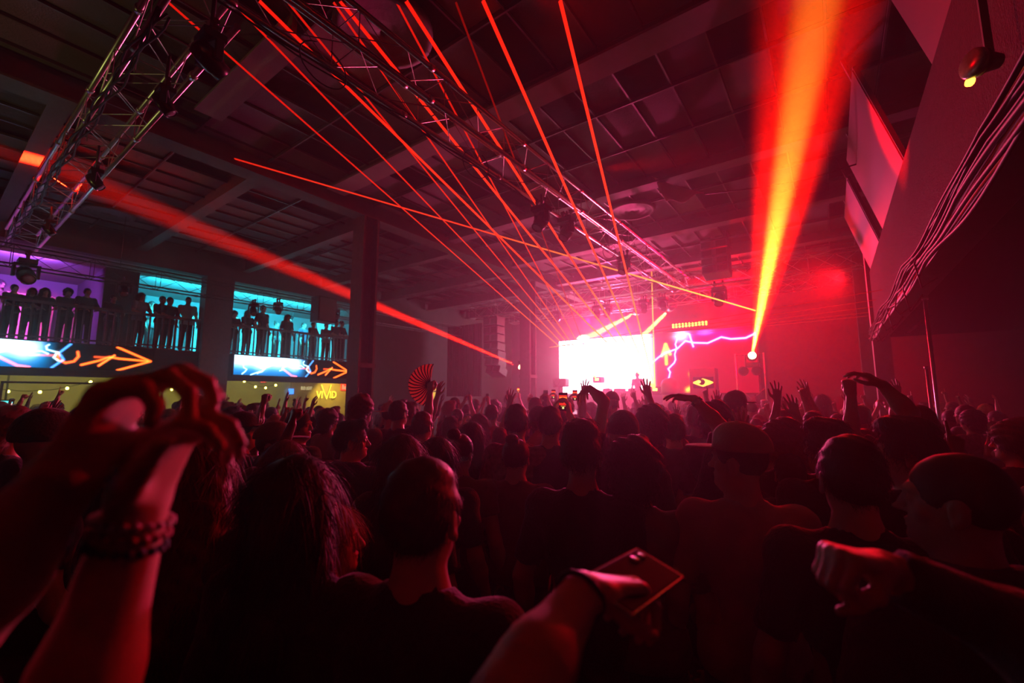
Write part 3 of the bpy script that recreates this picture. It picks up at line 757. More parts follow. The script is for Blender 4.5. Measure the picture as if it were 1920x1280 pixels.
def strands(me, n, L, wd, comb, seed, lift=.6):
    r = np.random.default_rng(seed); V = np.empty(len(me.vertices)*3); me.vertices.foreach_get('co', V); V = V.reshape(-1, 3)
    N = np.empty(len(me.vertices)*3); me.vertices.foreach_get('normal', N); N = N.reshape(-1, 3)
    k = r.integers(0, len(V), n); vs = []; fs = []
    for i in k:
        p = V[i]-N[i]*.004; nn = N[i]; c = comb(p)+r.normal(0, .35, 3); c = nrm(c-nn*(c@nn)); d = nrm(c+nn*(lift*r.uniform(.1, 1.2))); s = nrm(np.cross(d, nn)+r.normal(0, .3, 3))*wd
        b = len(vs); l = L*r.uniform(.5, 1.2)
        for j in range(4):
            t = j/3; q = p+d*l*t+(-nn*.25+A3(0, 0, -.35))*l*t*t; ww = s*(1-t*.85); vs += [q-ww, q+ww]
        for j in range(3): fs.append((b+2*j, b+2*j+1, b+2*j+3, b+2*j+2))
    n0 = len(V); q = [tuple(p.vertices) for p in me.polygons]
    m2 = bpy.data.meshes.new(me.name); m2.from_pydata([tuple(v) for v in V]+[tuple(v) for v in vs], [], q+[tuple(n0+a for a in f) for f in fs]); m2.update()
    m2.polygons.foreach_set('use_smooth', np.ones(len(m2.polygons), bool)); return m2
def build_hair(kind, yaw=0., pitch=0.):
    R = rotm(yaw, pitch); q = lambda *p: hx(R, p); box = (q(0, 0, 1.65)-.25, q(0, 0, 1.65)+.25)
    face = [el(q(0, .088, 1.605), (.066, .058, .082), .012, R, 's')]
    ears = [el(q(s*.082, .004, 1.625), (.024, .026, .036), .008, R, 's') for s in (-1, 1)]
    n = R @ A3(0, .35, -1); low = [half(n, float(n @ q(0, 0, 1.585)), *box, .01)]
    cap = el(q(0, -.010, 1.676), (.086, .107, .100), .02, R)
    comb = lambda p: A3(p[0]*3, -.8, -.6); h = .009; ds = wr(.0042, 62, 44, 90); st = (5200, .030, .0012)
    if kind == 'short': P = [el(q(0, -.010, 1.672), (.084, .105, .108), .02, R)]+low+ears+face
    elif kind == 'buzz': P = [el(q(0, -.008, 1.672), (.080, .100, .095), .02, R)]+low+ears+face; ds = wr(.001, 90, 80, 90); st = (3500, .009, .0009)
    elif kind == 'quiff': P = [cap, el(q(0, .055, 1.765), (.06, .05, .035), .02, R), el(q(0, -.01, 1.75), (.075, .08, .045), .02, R)]+low+ears+face; ds = wr(.006, 46, 34, 50); st = (6000, .046, .0013)
    elif kind == 'curly':
        P = [el(q(0, -.015, 1.69), (.115, .128, .120), .03, R), el(q(0, -.06, 1.60), (.10, .07, .09), .03, R)]+face; ds = wr(.011, 70, 60, 66); st = (6500, .042, .0011)
    elif kind == 'long':
        P = [cap]; P += [rc(q(s*.062, -.02, 1.66), (s*.085, -.04, 1.36), .045, .05, .03) for s in (-1, 1)]+[rc(q(0, -.07, 1.66), (0, -.085, 1.27), .065, .06, .04)]
        P += [rc((s*.05, -.09, 1.40), (s*.06, -.10, 1.20), .05, .03, .04) for s in (-1, 1)]+face+[el(q(0, .10, 1.52), (.06, .07, .13), .01, R, 's')]
        ds = wr(.003, 130, 10, 12); st = (5000, .11, .0014); comb = lambda p: A3(0, -.1, -1)
    elif kind == 'wavy':
        P = [el(q(0, -.012, 1.685), (.098, .115, .108), .02, R)]; P += [rc(q(s*.075, -.02, 1.66), (s*.10, -.05, 1.36), .06, .065, .03) for s in (-1, 1)]+[rc(q(0, -.07, 1.66), (0, -.095, 1.24), .08, .085, .04)]+face
        P += [el(q(0, .11, 1.52), (.05, .07, .13), .01, R, 's')]
        ds = wr(.009, 55, 45, 60); st = (6500, .085, .0013); comb = lambda p: A3(math.sin(p[2]*60), -.2, -1)
    elif kind == 'bun': P = [cap, el(q(0, -.075, 1.775), (.042, .042, .038), .01, R)]+low+face; ds = wr(.002, 120, 20, 30); comb = lambda p: A3(0, -.6, .8)
    elif kind == 'ponytail': P = [cap, rc(q(0, -.11, 1.70), (0, -.15, 1.62), .03, .034, .01), rc((0, -.15, 1.62), (0, -.14, 1.36), .034, .018, .01)]+low+face; ds = wr(.002, 120, 20, 30); comb = lambda p: A3(0, -.6, -.5)
    me = Field(P, h, (), h, .02).mesh('hair_'+kind, ds)
    return strands(me, st[0], st[1], st[2], comb, 5)
def build_hat(kind, yaw=0., pitch=0., flip=1):
    R = rotm(yaw, pitch); q = lambda *p: hx(R, p); box = (q(0, 0, 1.65)-.3, q(0, 0, 1.65)+.3)
    n = R @ A3(0, .0, -1)
    if kind == 'beanie': P = [el(q(0, -.012, 1.70), (.094, .113, .108), .01, R), half(n, float(n @ q(0, 0, 1.668)), *box)]; return Field(P, .008, (), .008, .02).mesh('beanie', wr(.0015, 160, 5, 120))
    if kind == 'bucket':
        P = [el(q(0, -.01, 1.70), (.098, .115, .095), .01, R), half(n, float(n @ q(0, 0, 1.69)), *box), el(q(0, -.01, 1.685), (.155, .17, .016), .012, R)]; return Field(P, .006, (), .006, .02).mesh('bucket_hat')
    P = [el(q(0, -.012, 1.70), (.094, .113, .100), .01, R), el(q(0, .02, 1.745), (.062, .075, .055), .02, R), half(n, float(n @ q(0, 0, 1.690)), *box)]
    P += [el(q(0, flip*.135, 1.695), (.078, .085, .0085), .004, R), el(q(0, 0, 1.803), (.009, .009, .005), .002, R)]
    return Field(P, .0055, (), .0055, .02).mesh('cap')
MESH = {}
def getm(key, fn):
    if key not in MESH: MESH[key] = fn()
    return MESH[key]
SK = [mat('skin_light', (.50, .30, .22), .5, 0, .1, 20), mat('skin_tan', (.36, .20, .13), .5, 0, .1, 20), mat('skin_brown', (.16, .085, .055), .5, 0, .1, 20)]
def cloth(name, c, **k): return mat(name, c, .85, 0, k.get('noise', .2), k.get('ns', 12), .25, 90, sheen=.25)
CL = dict(black=cloth('black_cotton', (.014, .014, .016)), charcoal=cloth('charcoal_cotton', (.05, .05, .055)), grey=cloth('grey_cotton', (.16, .16, .165)), white=cloth('white_cotton', (.62, .60, .58)),
          cream=cloth('cream_cotton', (.42, .36, .28)), red=cloth('red_cotton', (.45, .05, .04)), navy=cloth('navy_cotton', (.03, .04, .09)), green=cloth('olive_cotton', (.08, .10, .05)),
          brown=cloth('brown_cotton', (.15, .08, .05)), print=cloth('printed_cotton', (.22, .17, .14), noise=.95, ns=26), teal=cloth('teal_cotton', (.05, .16, .16)), pink=cloth('pink_cotton', (.45, .18, .2)),
          denim=cloth('denim', (.05, .07, .12)))
HR = dict(black=mat('black_hair', (.012, .010, .009), .6, 0, .3, 40), brown=mat('brown_hair', (.05, .028, .018), .6, 0, .3, 40), blonde=mat('blonde_hair', (.42, .27, .13), .6, 0, .3, 40),
          auburn=mat('auburn_hair', (.14, .04, .02), .6, 0, .3, 40), lbrown=mat('light_brown_hair', (.14, .09, .05), .6, 0, .3, 40))
HT = dict(black=cloth('black_hat_cloth', (.02, .02, .022)), white=cloth('white_hat_cloth', (.62, .6, .58)), olive=cloth('olive_hat_cloth', (.16, .17, .10)), khaki=cloth('khaki_hat_cloth', (.42, .36, .26)), red=cloth('red_hat_cloth', (.4, .05, .04)))
MM = {}
def with_mat(me, m):
    k = (me.name, m.name)
    if k not in MM:
        c = me if not me.materials else me.copy()
        c.materials.clear(); c.materials.append(m); MM[k] = c
    return MM[k]
def child(name, me, m, parent): return link(bpy.data.objects.new(name, with_mat(me, m)), parent)
STAGE = Vector((-6.2, 19, 0))
PEOPLE = []
def person(base, scale, label, arms=('down', 'down'), hair=('short', 'brown'), shirt=('black', .75), skin=0, turn=0., hat=None, yaw=0., pitch=0., hi=False, legs='denim', group=None, facing=None, name='person', wide=1.):
    """base = feet position; arms = (left, right)"""
    base = Vector(base); d = (STAGE-base) if facing is None else Vector(facing)-base
    rz = math.atan2(-d.x, d.y)+turn
    key = (str(arms), yaw, pitch, hi) if all(isinstance(a, str) for a in arms) else ('c', label)
    me = getm(('body',)+key, lambda: build_body('person_body', arms[0], arms[1], yaw, pitch, hi))
    o = link(bpy.data.objects.new(name, with_mat(me, SK[skin])))
    o.location = base; o.rotation_euler = (0, 0, rz); o.scale = (scale*wide, scale*wide, scale)
    tag(o, label, 'person', group)
    sk = (str(arms), shirt[1]) if all(isinstance(a, str) for a in arms) else ('c', label)
    child('hoodie' if shirt[1] > 1 else 'shirt', getm(('shirt',)+sk, lambda: build_shirt('shirt', arms[0], arms[1], shirt[1], hood=shirt[1] > 1)), CL[shirt[0]], o)
    child('trousers', getm(('trousers',), lambda: build_trousers('trousers')), CL[legs], o)
    if hair: child('hair', getm(('hair', hair[0], yaw, pitch), lambda: build_hair(hair[0], yaw, pitch)), HR[hair[1]], o)
    if hat:
        kd = hat[0]; child({'cap': 'cap', 'capback': 'cap', 'beanie': 'beanie', 'bucket': 'bucket_hat'}[kd], getm(('hat', kd, yaw, pitch), lambda: build_hat('cap' if kd == 'capback' else kd, yaw, pitch, -1 if kd == 'capback' else 1)), HT[hat[1]], o)
    PEOPLE.append((base.x, base.y, .2*scale)); return o
def at_head(px, py, w, real=.19):
    """feet position and scale of a person whose head top is seen at px,py with width w"""
    dep = F*real/w; p = atD(px, py, dep); return Vector((p.x, p.y, 0)), p.z/1.775, dep
#@SIDES
# ------------------------------------------------------------------ balcony left: railing, drapes
def railing(y0, y1, label, x=BX-.10):
    o = tag(empty('balcony_railing', (x, (y0+y1)/2, 3.3)), label, 'railing'); h = (y1-y0)/2
    MB().box(-.06, .06, -h, h, .95, 1.02).build('top_rail', M['dark_steel'], o)
    MB().box(-.03, .03, -h, h, .08, .12).build('bottom_rail', M['dark_steel'], o)
    n = int((y1-y0)/.155)
    for i in range(n+1):
        y = -h+2*h*i/n; wd = .038 if i % 8 else .055
        MB().box(-wd/2, wd/2, y-wd/2, y+wd/2, 0, .95).build('baluster' if i % 8 else 'post', M['dark_steel'], o)
    return o
railing(-.4, 5.28, 'dark balcony railing of the purple and cyan rooms, left of the wide dark pillar')
railing(6.12, 10.88, 'dark balcony railing of the cyan room between the wide pillar and steel column')
def drape(x, y0, y1, z0, z1, label, m='drape', gather=.0):
    n = int((y1-y0)/.022)+1; vs = []; fs = []; rows = 12; sd = random.random()*9
    for j in range(rows):
        t = j/(rows-1)
        for i in range(n):
            u = i/(n-1); yy = y0+(y1-y0)*u; c = (y0+y1)/2; yy = c+(yy-c)*(1-gather*(1-abs(2*t-.8))*.9)
            vs.append((x+.045*math.sin(u*(y1-y0)*34+sd)+.02*math.sin(u*60+t*3), yy, z0+(z1-z0)*t))
    for j in range(rows-1):
        for i in range(n-1): a = j*n+i; fs.append((a, a+1, a+n+1, a+n))
    b = MB(); b.v = vs; b.f = fs; b.sm = [True]*len(fs); o = b.build('curtain', M[m])
    s = o.modifiers.new('thickness', 'SOLIDIFY'); s.thickness = .012
    return tag(o, label, 'curtain')
drape(-20.7, 6.4, 7.6, 3.32, 5.25, 'gathered white curtain lit cyan, first right of the wide pillar')
drape(-20.7, 8.3, 9.3, 3.32, 5.2, 'white curtain lit cyan behind the long-haired balcony guest')
drape(-20.7, 9.5, 10.3, 3.32, 4.9, 'short white curtain lit cyan behind the hanging loudspeaker')
drape(-19.2, 11.0, 12.0, 3.32, 5.3, 'bright cyan-lit curtain next to the steel column', gather=.3)
drape(-20.2, 4.0, 4.7, 3.32, 5.3, 'pale pleated curtain beside the balcony divider pillar')
drape(-20.2, 1.5, 2.55, 3.32, 5.1, 'pink-lit curtain in the purple balcony room')
drape(-20.2, -.6, .5, 3.32, 5.3, 'orange-lit curtain at the edge of the purple balcony room', gather=.2)
# balcony lamps that tint the rooms
def par_can(p, label, m):
    o = tag(empty('wall_spotlight', p), label, 'stage light')
    MB().lathe([(.03, 0), (.07, .02), (.08, .2), (.075, .2), (.07, .19), (0, .19)], Matrix.Rotation(PI*.8, 4, 'X'), 14).build('housing', M['black'], o)
    MB().lathe([(0, .192), (.068, .192), (.0, .2)], Matrix.Rotation(PI*.8, 4, 'X'), 14).build('lens', m, o)
    MB().tube((0, 0, 0), (0, 0, 5.75-p[2]), .012).build('bracket', M['dark_steel'], o)
par_can((-19.6, 7.0, 5.5), 'small teal lamp under the balcony ceiling near the wide pillar', lens_mat((.1, .9, 1), 6))
par_can((-19.6, 10.0, 5.5), 'small teal lamp under the balcony ceiling near the steel column', lens_mat((.1, .9, 1), 6))
# hanging loudspeaker on the balcony truss
a = atX(591, 555, -13.8); b = atX(622, 607, -13.8)
o = tag(empty('hanging_loudspeaker', (-13.8, (a.y+b.y)/2, b.z)), 'black loudspeaker box hanging from the balcony truss before the cyan room', 'speaker')
hw = (b.y-a.y)/2; hh = a.z-b.z
MB().box(-.25, .25, -hw, hw, 0, hh).build('cabinet', M['black'], o, .02)
MB().box(.25, .27, -hw+.04, hw-.04, .05, hh-.05).build('grille', M['dark_steel'], o)
MB().box(-.03, .03, -.03, .03, hh, 4.68-b.z+.3).build('bracket', M['dark_steel'], o)
# ------------------------------------------------------------------ bar under the balcony
XB = -19.9
def wall_text(txt, px0, py0, px1, py1, m, label, name='wall_sign', board=None, cat='sign', x=XB, ext=.012):
    a = atX(px0, py1, x+.06); b = atX(px1, py0, x+.06); W = b.y-a.y; Hh = b.z-a.z
    o = tag(empty(name, (x+.03, (a.y+b.y)/2, (a.z+b.z)/2)), label, cat)
    if board: MB().box(-.02, .02, -W*.56, W*.56, -Hh*.7, Hh*.7).build('board', board, o, .01)
    if txt:
        t = bpy.data.curves.new('lettering', 'FONT'); t.body = txt; t.align_x = 'CENTER'; t.align_y = 'CENTER'; t.extrude = ext; t.offset = .002
        t.size = 1; to = bpy.data.objects.new('lettering', t); link(to, o)
        bpy.context.view_layer.update(); w0, h0 = max(to.dimensions.x, .01), max(to.dimensions.y, .01)
        to.scale = (W/w0, Hh/h0, 1); to.rotation_euler = (PI/2, 0, PI/2); to.location = (.04, 0, 0)
        t.materials.append(m)
        me = bpy.data.meshes.new_from_object(to); o2 = bpy.data.objects.new('lettering', me); o2.matrix_basis = to.matrix_basis.copy(); bpy.data.objects.remove(to); link(o2, o)
    return o
neon_y = emit('neon_yellow', (1, .85, .05), 2.2); neon_r = emit('neon_red', (1, .06, .02), 1.8); neon_w = emit('sign_cream', (.9, .75, .35), .7); neon_b = emit('neon_blue', (.05, .25, 1), 2.2)
neon_o = emit('sign_orange', (1, .45, .1), 1.2)
o = wall_text('VI   ID', 593, 734, 631, 747, neon_y, 'glowing yellow VIVID wall sign over the bar', x=-19.9)
sp = [atX(a_, b_, -19.83)-Vector(o.location) for a_, b_ in ((603, 721), (612.5, 747), (621, 721))]
MB().path([sp[0], sp[1], sp[2]], [.02, .034, .02]).build('long_stroke', neon_y, o)
wall_text('BUD LIGHT', 564, 725, 585, 731, neon_w, 'small cream BUD LIGHT lettering beside the yellow wall sign')
wall_text('Budweiser', 641, 722, 668, 730, neon_w, 'red beer sign with cream script beside the steel column', board=neon_r)
wall_text('EXIT', 489, 712, 500, 717, neon_r, 'tiny red EXIT sign above the string lights', board=M['pale'])
o = wall_text('', 542, 730, 551, 737, neon_w, 'small blue neon sign on the bar wall left of the raised hands', board=neon_b)
wall_text('ROOM', 797, 727, 824, 733, neon_o, 'orange ROOM lettering partly hidden behind the hand fan', x=BX, name='wall_sign')
wall_text('', 812, 737, 821, 748, neon_o, 'small glowing yellow panel under the orange lettering behind the hand fan', board=emit('yellow_panel', (1, .6, .08), .9), x=BX, name='wall_panel_lamp')
# bar backdrop panel, counter, tv
MB_ = MB().box(-20, -19.93, 10.3, 13.5, 0, 2.9)
struct('wall_left_bar_panel', MB_, mat('bar_panel_paint', (.45, .30, .22), .8, 0, .35, 3))
o = tag(empty('bar_counter', (-18.4, 6.6, 0)), 'long wooden bar counter under the balcony', 'counter')
MB().box(-.35, .35, -4.2, 4.2, 1.04, 1.1).build('worktop', M['wood'], o, .01)
MB().box(.2, .26, -4.1, 4.1, 0, 1.04).box(-.3, .2, -4.1, -4.04, 0, 1.04).box(-.3, .2, 4.04, 4.1, 0, 1.04).build('front_panel', M['wood'], o)
a = atX(-6, 766, -17.4); b = atX(24, 751, -17.4)
o = tag(empty('television', (-17.4, (a.y+b.y)/2, a.z)), 'small television glowing cyan and red under the balcony at the edge of the picture', 'television')
hw = (b.y-a.y)/2; hh = b.z-a.z
MB().box(-.06, 0, -hw-.03, hw+.03, -.03, hh+.03).build('frame', M['black'], o, .008)
MB().box(-.04, -.02, -.02, .02, hh, 3.05-a.z).build('bracket', M['dark_steel'], o)
def tvp(U, V):
    rgb = np.zeros((U.size, 3)); rgb += np.array([.02, .5, .5]); rgb += np.exp(-((V-.35-.2*U)/.12)**2)[:, None]*np.array([1.6, .2, .1]); rgb += np.exp(-((V-.8)/.1)**2)[:, None]*np.array([.2, .9, .9]); return rgb
screen('picture', (.004, -hw, 0), (0, 2*hw, 0), (0, 0, hh), 40, 22, tvp, 1.3, o)
# festoon bulbs
bulb_m = emit('festoon_glow', (1, .80, .08), 26)
def festoon(pts, label, grp):
    P = [atX(x, y, -17.6) for x, y in pts]
    cpts = []
    for p, q in zip(P[:-1], P[1:]):
        for i in range(8):
            t = i/8; r = p.lerp(q, t); r.z += .06-.25*t*(1-t)*.6; cpts.append(r)
    cpts.append(P[-1]+Vector((0, 0, .06)))
    tag(MB().path(cpts, .008).build('festoon_cable', M['cable']), label, 'cable')
    for p in P:
        o = tag(empty('string_light_bulb', p), grp[0], 'light bulb', grp[1])
        MB().lathe([(0, -.035), (.025, -.028), (.036, 0), (.026, .03), (.014, .042), (0, .043)], None, 12).build('bulb', bulb_m, o)
        MB().tube((0, 0, .04), (0, 0, .075), .016).build('socket', M['black'], o)
festoon([(-30, 728), (15, 734), (75, 735), (126, 728), (170, 716)], 'cable of the bulb string left of the raised fist', ('yellow bulb of the string left of the raised fist', 'yellow bulbs on the string left of the raised fist'))
festoon([(431, 706), (458, 715), (479, 725), (498, 727), (517, 722)], 'cable of the bulb string right of the wide dark pillar', ('yellow bulb of the string right of the wide dark pillar', 'yellow bulbs on the string right of the wide pillar'))
festoon([(260, 722), (322, 730), (360, 719)], 'cable of the bulb string just left of the wide dark pillar', ('yellow bulb of the short string left of the wide pillar', 'yellow bulbs left of the wide pillar'))
# window frame in bar front near pillar
o = tag(empty('service_hatch_frame', (-17.2, 3.0, 0)), 'thin pale frame of the glazed bar hatch left of the wide dark pillar', 'frame')
MB().box(-.03, .03, -1.6, -1.55, 0, 2.3).box(-.03, .03, 1.75, 1.8, 0, 2.3).box(-.03, .03, 1.3, 1.33, 0, 2.3).box(-.03, .03, -1.6, 1.8, 2.25, 2.3).build('frame', M['pale'], o)
# ------------------------------------------------------------------ right balcony
XE = .86
struct('wall_right_balcony', MB().box(XE, XE+.1, -2.9, 12.6, 3.35, 4.62), M['redwall'])
struct('floor_right_balcony', MB().box(XE, XR, -2.9, 12.6, 3.2, 3.35), M['black'])
struct('trim_2', MB().box(XE-.06, XE+.16, -2.9, 12.6, 3.12, 3.2).box(XE-.06, XE+.16, -2.9, 12.6, 3.36, 3.39), M['dark_steel'])
struct('wall_right_upper', MB().box(2.6, 2.8, -2.9, 12.6, 3.35, 6.6), M['wall'])
struct('wall_right_recess', MB().box(3.4, 3.6, -2.9, 12.6, 0, 3.2), M['wall'])
for i, y in enumerate((12.4, 17.2)): struct('column_%d' % (i+6), MB().box(.80, 1.10, y-.15, y+.15, 0, 6.6), M['column'])
pb = M['black']
def pole(p0, p1, r, label, m='steel', grp=None):
    o = MB().tube(p0, p1, r, seg=14); o.tube(Vector(p1)-Vector((0, 0, .04)), p1, r*1.6, seg=14)
    return tag(o.build('support_pole', M[m]), label, 'pole', grp)
q = atX(1745, 650, 1.0); pole((1.0, q.y, 0), (1.0, q.y, 3.12), .02, 'shiny steel pole holding the edge of the right balcony')
q2 = atX(1737, 690, 1.15); pole((1.15, q2.y, 0), (1.15, q2.y, 2.35), .018, 'shorter steel pole standing just behind the shiny balcony pole')
# ducts beneath
def duct(pa, pb_, xv, r, label):
    a = atX(*pa, xv); b = atX(*pb_, xv); b = a+(b-a)*1.05
    zc = (a.z+b.z)/2
    o = tag(empty('pipe', (xv, (a.y+b.y)/2, zc)), label, 'pipe'); h = abs(a.y-b.y)/2
    MB().tube((0, -h, 0), (0, h, 0), r, seg=18).tube((0, h-.06, 0), (0, h, 0), r*1.25, seg=18).build('tube', M['dark_steel'], o)
    MB().box(-.01, .01, -h*.5-.02, -h*.5+.02, r, 3.2-zc).box(-.01, .01, h*.5-.02, h*.5+.02, r, 3.2-zc).build('bracket', M['black'], o)
duct((1785, 553), (1925, 450), 1.75, .07, 'thick dull pipe under the right balcony')
duct((1790, 585), (1925, 495), 1.95, .035, 'thin pipe running below the thick one under the right balcony')
duct((1702, 618), (1740, 592), 1.35, .05, 'short pipe behind the shiny balcony pole')
# cables along the edge
for (n, r, lab) in ((7, .009, 'bundle of black cables strapped along the right balcony edge'), (3, .014, 'thicker drooping cables along the right balcony edge')):
    cb = MB()
    for k in range(n):
        ph = random.random()*9; pts = []
        for i in range(150):
            y = .4+i*.081
            pts.append((XE-.075-.012*(k % 3), y, 3.30+.03*k*(.6 if n > 4 else 1.5)-(.16 if n < 5 else 0)+.022*math.sin(y*2.6+ph)-.06*abs(math.sin(y*.95+ph*(n < 5)))))
        cb.path(pts, r, 5)
    tag(cb.build('cable_bundle', M['cable']), lab, 'cable')
cb = MB()
for k in range(7):
    y = 5.6+k*.9; lo = MB().path([(XE-.05, y, 3.4), (XE-.12, y+.05, 3.2-.08*(k % 3)), (XE-.05, y+.3, 3.0-.1*(k % 2)), (XE+.1, y+.5, 3.12)], .007)
    tag(lo.build('cable_loop', M['cable']), 'loose thin cable loop dangling under the right balcony edge', 'cable', 'cable loops under the right balcony edge')
# tilted projection panels
def panel(y0, y1, label, dx=0., fab=None):
    o = tag(empty('tilted_screen', (.71+dx, (y0+y1)/2, 5.25)), label, 'screen'); h = (y1-y0)/2
    R = Matrix.Rotation(-math.atan2(.42, 1.5), 4, 'Y')
    MB().box(.0, .05, -h, h, -.78, .78, R).build('frame', M['black'], o)
    MB().box(-.012, 0, -h+.03, h-.03, -.75, .75, R).build('picture_surface', fab or mat('screen_fabric', (.15, .08, .085), .5, 0, .05, 2, spec=.12), o)
    MB().box(.05, .09, -h*.6-.03, -h*.6+.03, -.5, 1.38, R).box(.05, .09, h*.6-.03, h*.6+.03, -.5, 1.38, R).build('bracket', M['dark_steel'], o)
panel(6.55, 9.2, 'tilted blank screen on the right balcony, glowing red along its near edge')
yq = atX(1760, 150, .90).y
panel(yq-2.65, yq, 'tilted blank screen cut off by the top of the picture, upper right')
panel(10.0, 12.2, 'dark tilted screen furthest down the right balcony', .02, M['black'])
# mirrored effect light
a = atX(1838, 118, .72)
o = tag(empty('effect_light', a), 'round greenish effect light with small amber lamp, high on the right balcony', 'stage light')
R = Matrix.Rotation(-PI/2, 4, 'Y') @ Matrix.Rotation(.5, 4, 'X')
MB().lathe([(0, 0), (.055, 0), (.07, .02), (.07, .04), (.06, .05), (0, .055)], R, 26).build('disc_face', mat('green_mottled_glass', (.10, .30, .20), .3, .2, .9, 40), o)
MB().lathe([(.0, -.08), (.035, -.08), (.05, -.02), (.066, .0), (0, .0)], R, 20).build('housing', M['black'], o)
MB().box(.02, .05, -.012, .012, -.02, .4).build('bracket', M['dark_steel'], o)
MB().lathe([(0, 0), (.022, .004), (.022, .02), (0, .025)], Matrix.Translation((-.03, .02, -.075)) @ R, 12).build('lamp', lens_mat((1, .3, .03), 7), o)
# heating can near the top
a = atX(1665, 8, .75); a.z = min(a.z, 6.3)
# sail / loose fabric under the ceiling
pts = [atZ(1222, 330, 6.36), atY(1250, 380, atZ(1222, 330, 6.36).y-.3), atY(1322, 364, atZ(1222, 330, 6.36).y+.1)]
n = 10; b = MB(); b.v = []
for i in range(n+1):
    for j in range(n+1-i):
        u, v = i/n, j/n; p = pts[0]*(1-u-v)+pts[1]*u+pts[2]*v; p = p+Vector((0, .1*math.sin(u*6+v*4), -.25*u*v+.05*math.sin(u*9)))
        b.v.append(tuple(p))
idx = {}; k = 0
for i in range(n+1):
    for j in range(n+1-i): idx[i, j] = k; k += 1
for i in range(n):
    for j in range(n-i):
        b.f.append((idx[i, j], idx[i+1, j], idx[i, j+1])); b.sm.append(True)
        if j < n-i-1: b.f.append((idx[i+1, j], idx[i+1, j+1], idx[i, j+1])); b.sm.append(True)
o = b.build('loose_fabric', M['drape']); s = o.modifiers.new('thickness', 'SOLIDIFY'); s.thickness = .01
tag(o, 'pale triangular sheet hanging loose from the ceiling above the stage', 'fabric')
tag(MB().path([pts[2], pts[2]+Vector((.8, 0, -.12)), pts[2]+Vector((1.6, .1, -.15))]+[pts[2]+Vector((2.4, .1, -.08))], .012).build('fabric_cord', M['cable']), 'cord trailing from the loose pale sheet', 'cord')
# round ceiling vents
for (px, py, rr, lab) in ((205, 400, .5, 'round ceiling vent above the balcony truss'), (1185, 395, .55, 'round ceiling vent near the pale hanging sheet'), (720, 60, .6, 'round dark ceiling vent above the long truss')):
    p = atZ(px, py, 6.40)
    tag(MB().lathe([(rr, .05), (rr, -.02), (rr*.85, -.04), (rr*.8, 0), (rr*.6, -.03), (rr*.55, 0), (rr*.35, -.03), (rr*.3, 0), (.05, -.02), (.05, .05)], Matrix.Translation(p), 32).build('ceiling_vent', M['beam']), lab, 'vent')
#@CROWD
def to_local(base, rz, s, p):
    v = Vector(p)-Vector(base); c, sn = math.cos(-rz), math.sin(-rz)
    return A3((v.x*c-v.y*sn)/s, (v.x*sn+v.y*c)/s, v.z/s)
def dir_local(rz, d):
    c, sn = math.cos(-rz), math.sin(-rz); return A3(d.x*c-d.y*sn, d.x*sn+d.y*c, d.z)
def rz_of(base, facing=None):
    d = (STAGE-Vector(base)) if facing is None else Vector(facing)-Vector(base); return math.atan2(-d.x, d.y)
def ph(px, py, w, label, real=.19, **k):
    b, s, dep = at_head(px, py, w, real); s0 = s; s = min(1.13, max(.84, s))
    return person(b, s, label, wide=min(1.08, max(.95, 1/s*1.0)), **k)
# --- the people who can be told apart, front to back
ph(795, 857, 143, 'man in black T-shirt with faint back print, short brown hair, large in the middle front', hair=('short', 'brown'), shirt=('black', .8), hi=True, legs='charcoal', real=.178)
ph(612, 940, 112, 'woman with long blonde hair turning her face toward the man in the printed black T-shirt', hair=('long', 'blonde'), shirt=('brown', .4), yaw=-.95, hi=True)
ph(563, 852, 146, 'person with smooth long dark hair standing right behind the blonde woman', hair=('long', 'black'), shirt=('black', 2), hi=True, real=.2)
ph(372, 792, 142, 'person with long wavy hair rimmed in red beside the blurred raised arms', hair=('wavy', 'auburn'), shirt=('charcoal', .7), hi=True, real=.23, turn=.2)
ph(1788, 842, 150, 'heavy-set man seen from behind in profile with red-lit forehead, lower right', hair=('buzz', 'black'), shirt=('charcoal', 2), yaw=1.0, hi=True, real=.2, legs='black')
ph(1588, 815, 108, 'man with short neat dark hair and black top, left of the heavy-set man', hair=('short', 'black'), shirt=('black', .8), hi=True, real=.18)
ph(1385, 803, 92, 'man in pale T-shirt wearing a khaki cap with its brim pointing left', hair=('buzz', 'brown'), shirt=('cream', .8), hat=('cap', 'khaki'), yaw=1.05, hi=True, real=.2)
ph(1188, 828, 100, 'person with bushy dark hair and pale T-shirt left of the man with the khaki cap', hair=('curly', 'black'), shirt=('grey', .8), hi=True, real=.235)
ph(1090, 795, 80, 'man with tousled hair wearing a cap, broad black back, right of the big phone', hair=('quiff', 'brown'), shirt=('black', .8), hi=True, real=.19)
ph(757, 813, 80, 'person with smooth rounded hair just behind the man in the printed T-shirt', hair=('long', 'brown'), shirt=('charcoal', .8), real=.2)
ph(822, 818, 62, 'person with straight hair, left one of two heads behind the front man', hair=('long', 'black'), shirt=('black', .8), real=.19)
ph(862, 812, 56, 'person with red-rimmed hair, right one of two heads behind the front man', hair=('bun', 'brown'), shirt=('brown', .5), real=.19)
ph(969, 757, 46, 'tall man with flat-top haircut in a patterned shirt, centre of the crowd', hair=('short', 'black'), shirt=('print', .8), real=.185, hi=True)
ph(968, 822, 56, 'woman with tied-up hair in front of the patterned shirt', hair=('bun', 'brown'), shirt=('brown', .5), real=.19)
ph(886, 790, 44, 'person with smooth dark hair left of the patterned shirt', hair=('long', 'black'), shirt=('black', .8))
ph(660, 792, 52, 'man in dark jacket with pale shoulder stripes looking right', hair=('quiff', 'black'), shirt=('navy', 2), yaw=-.8, hi=True)
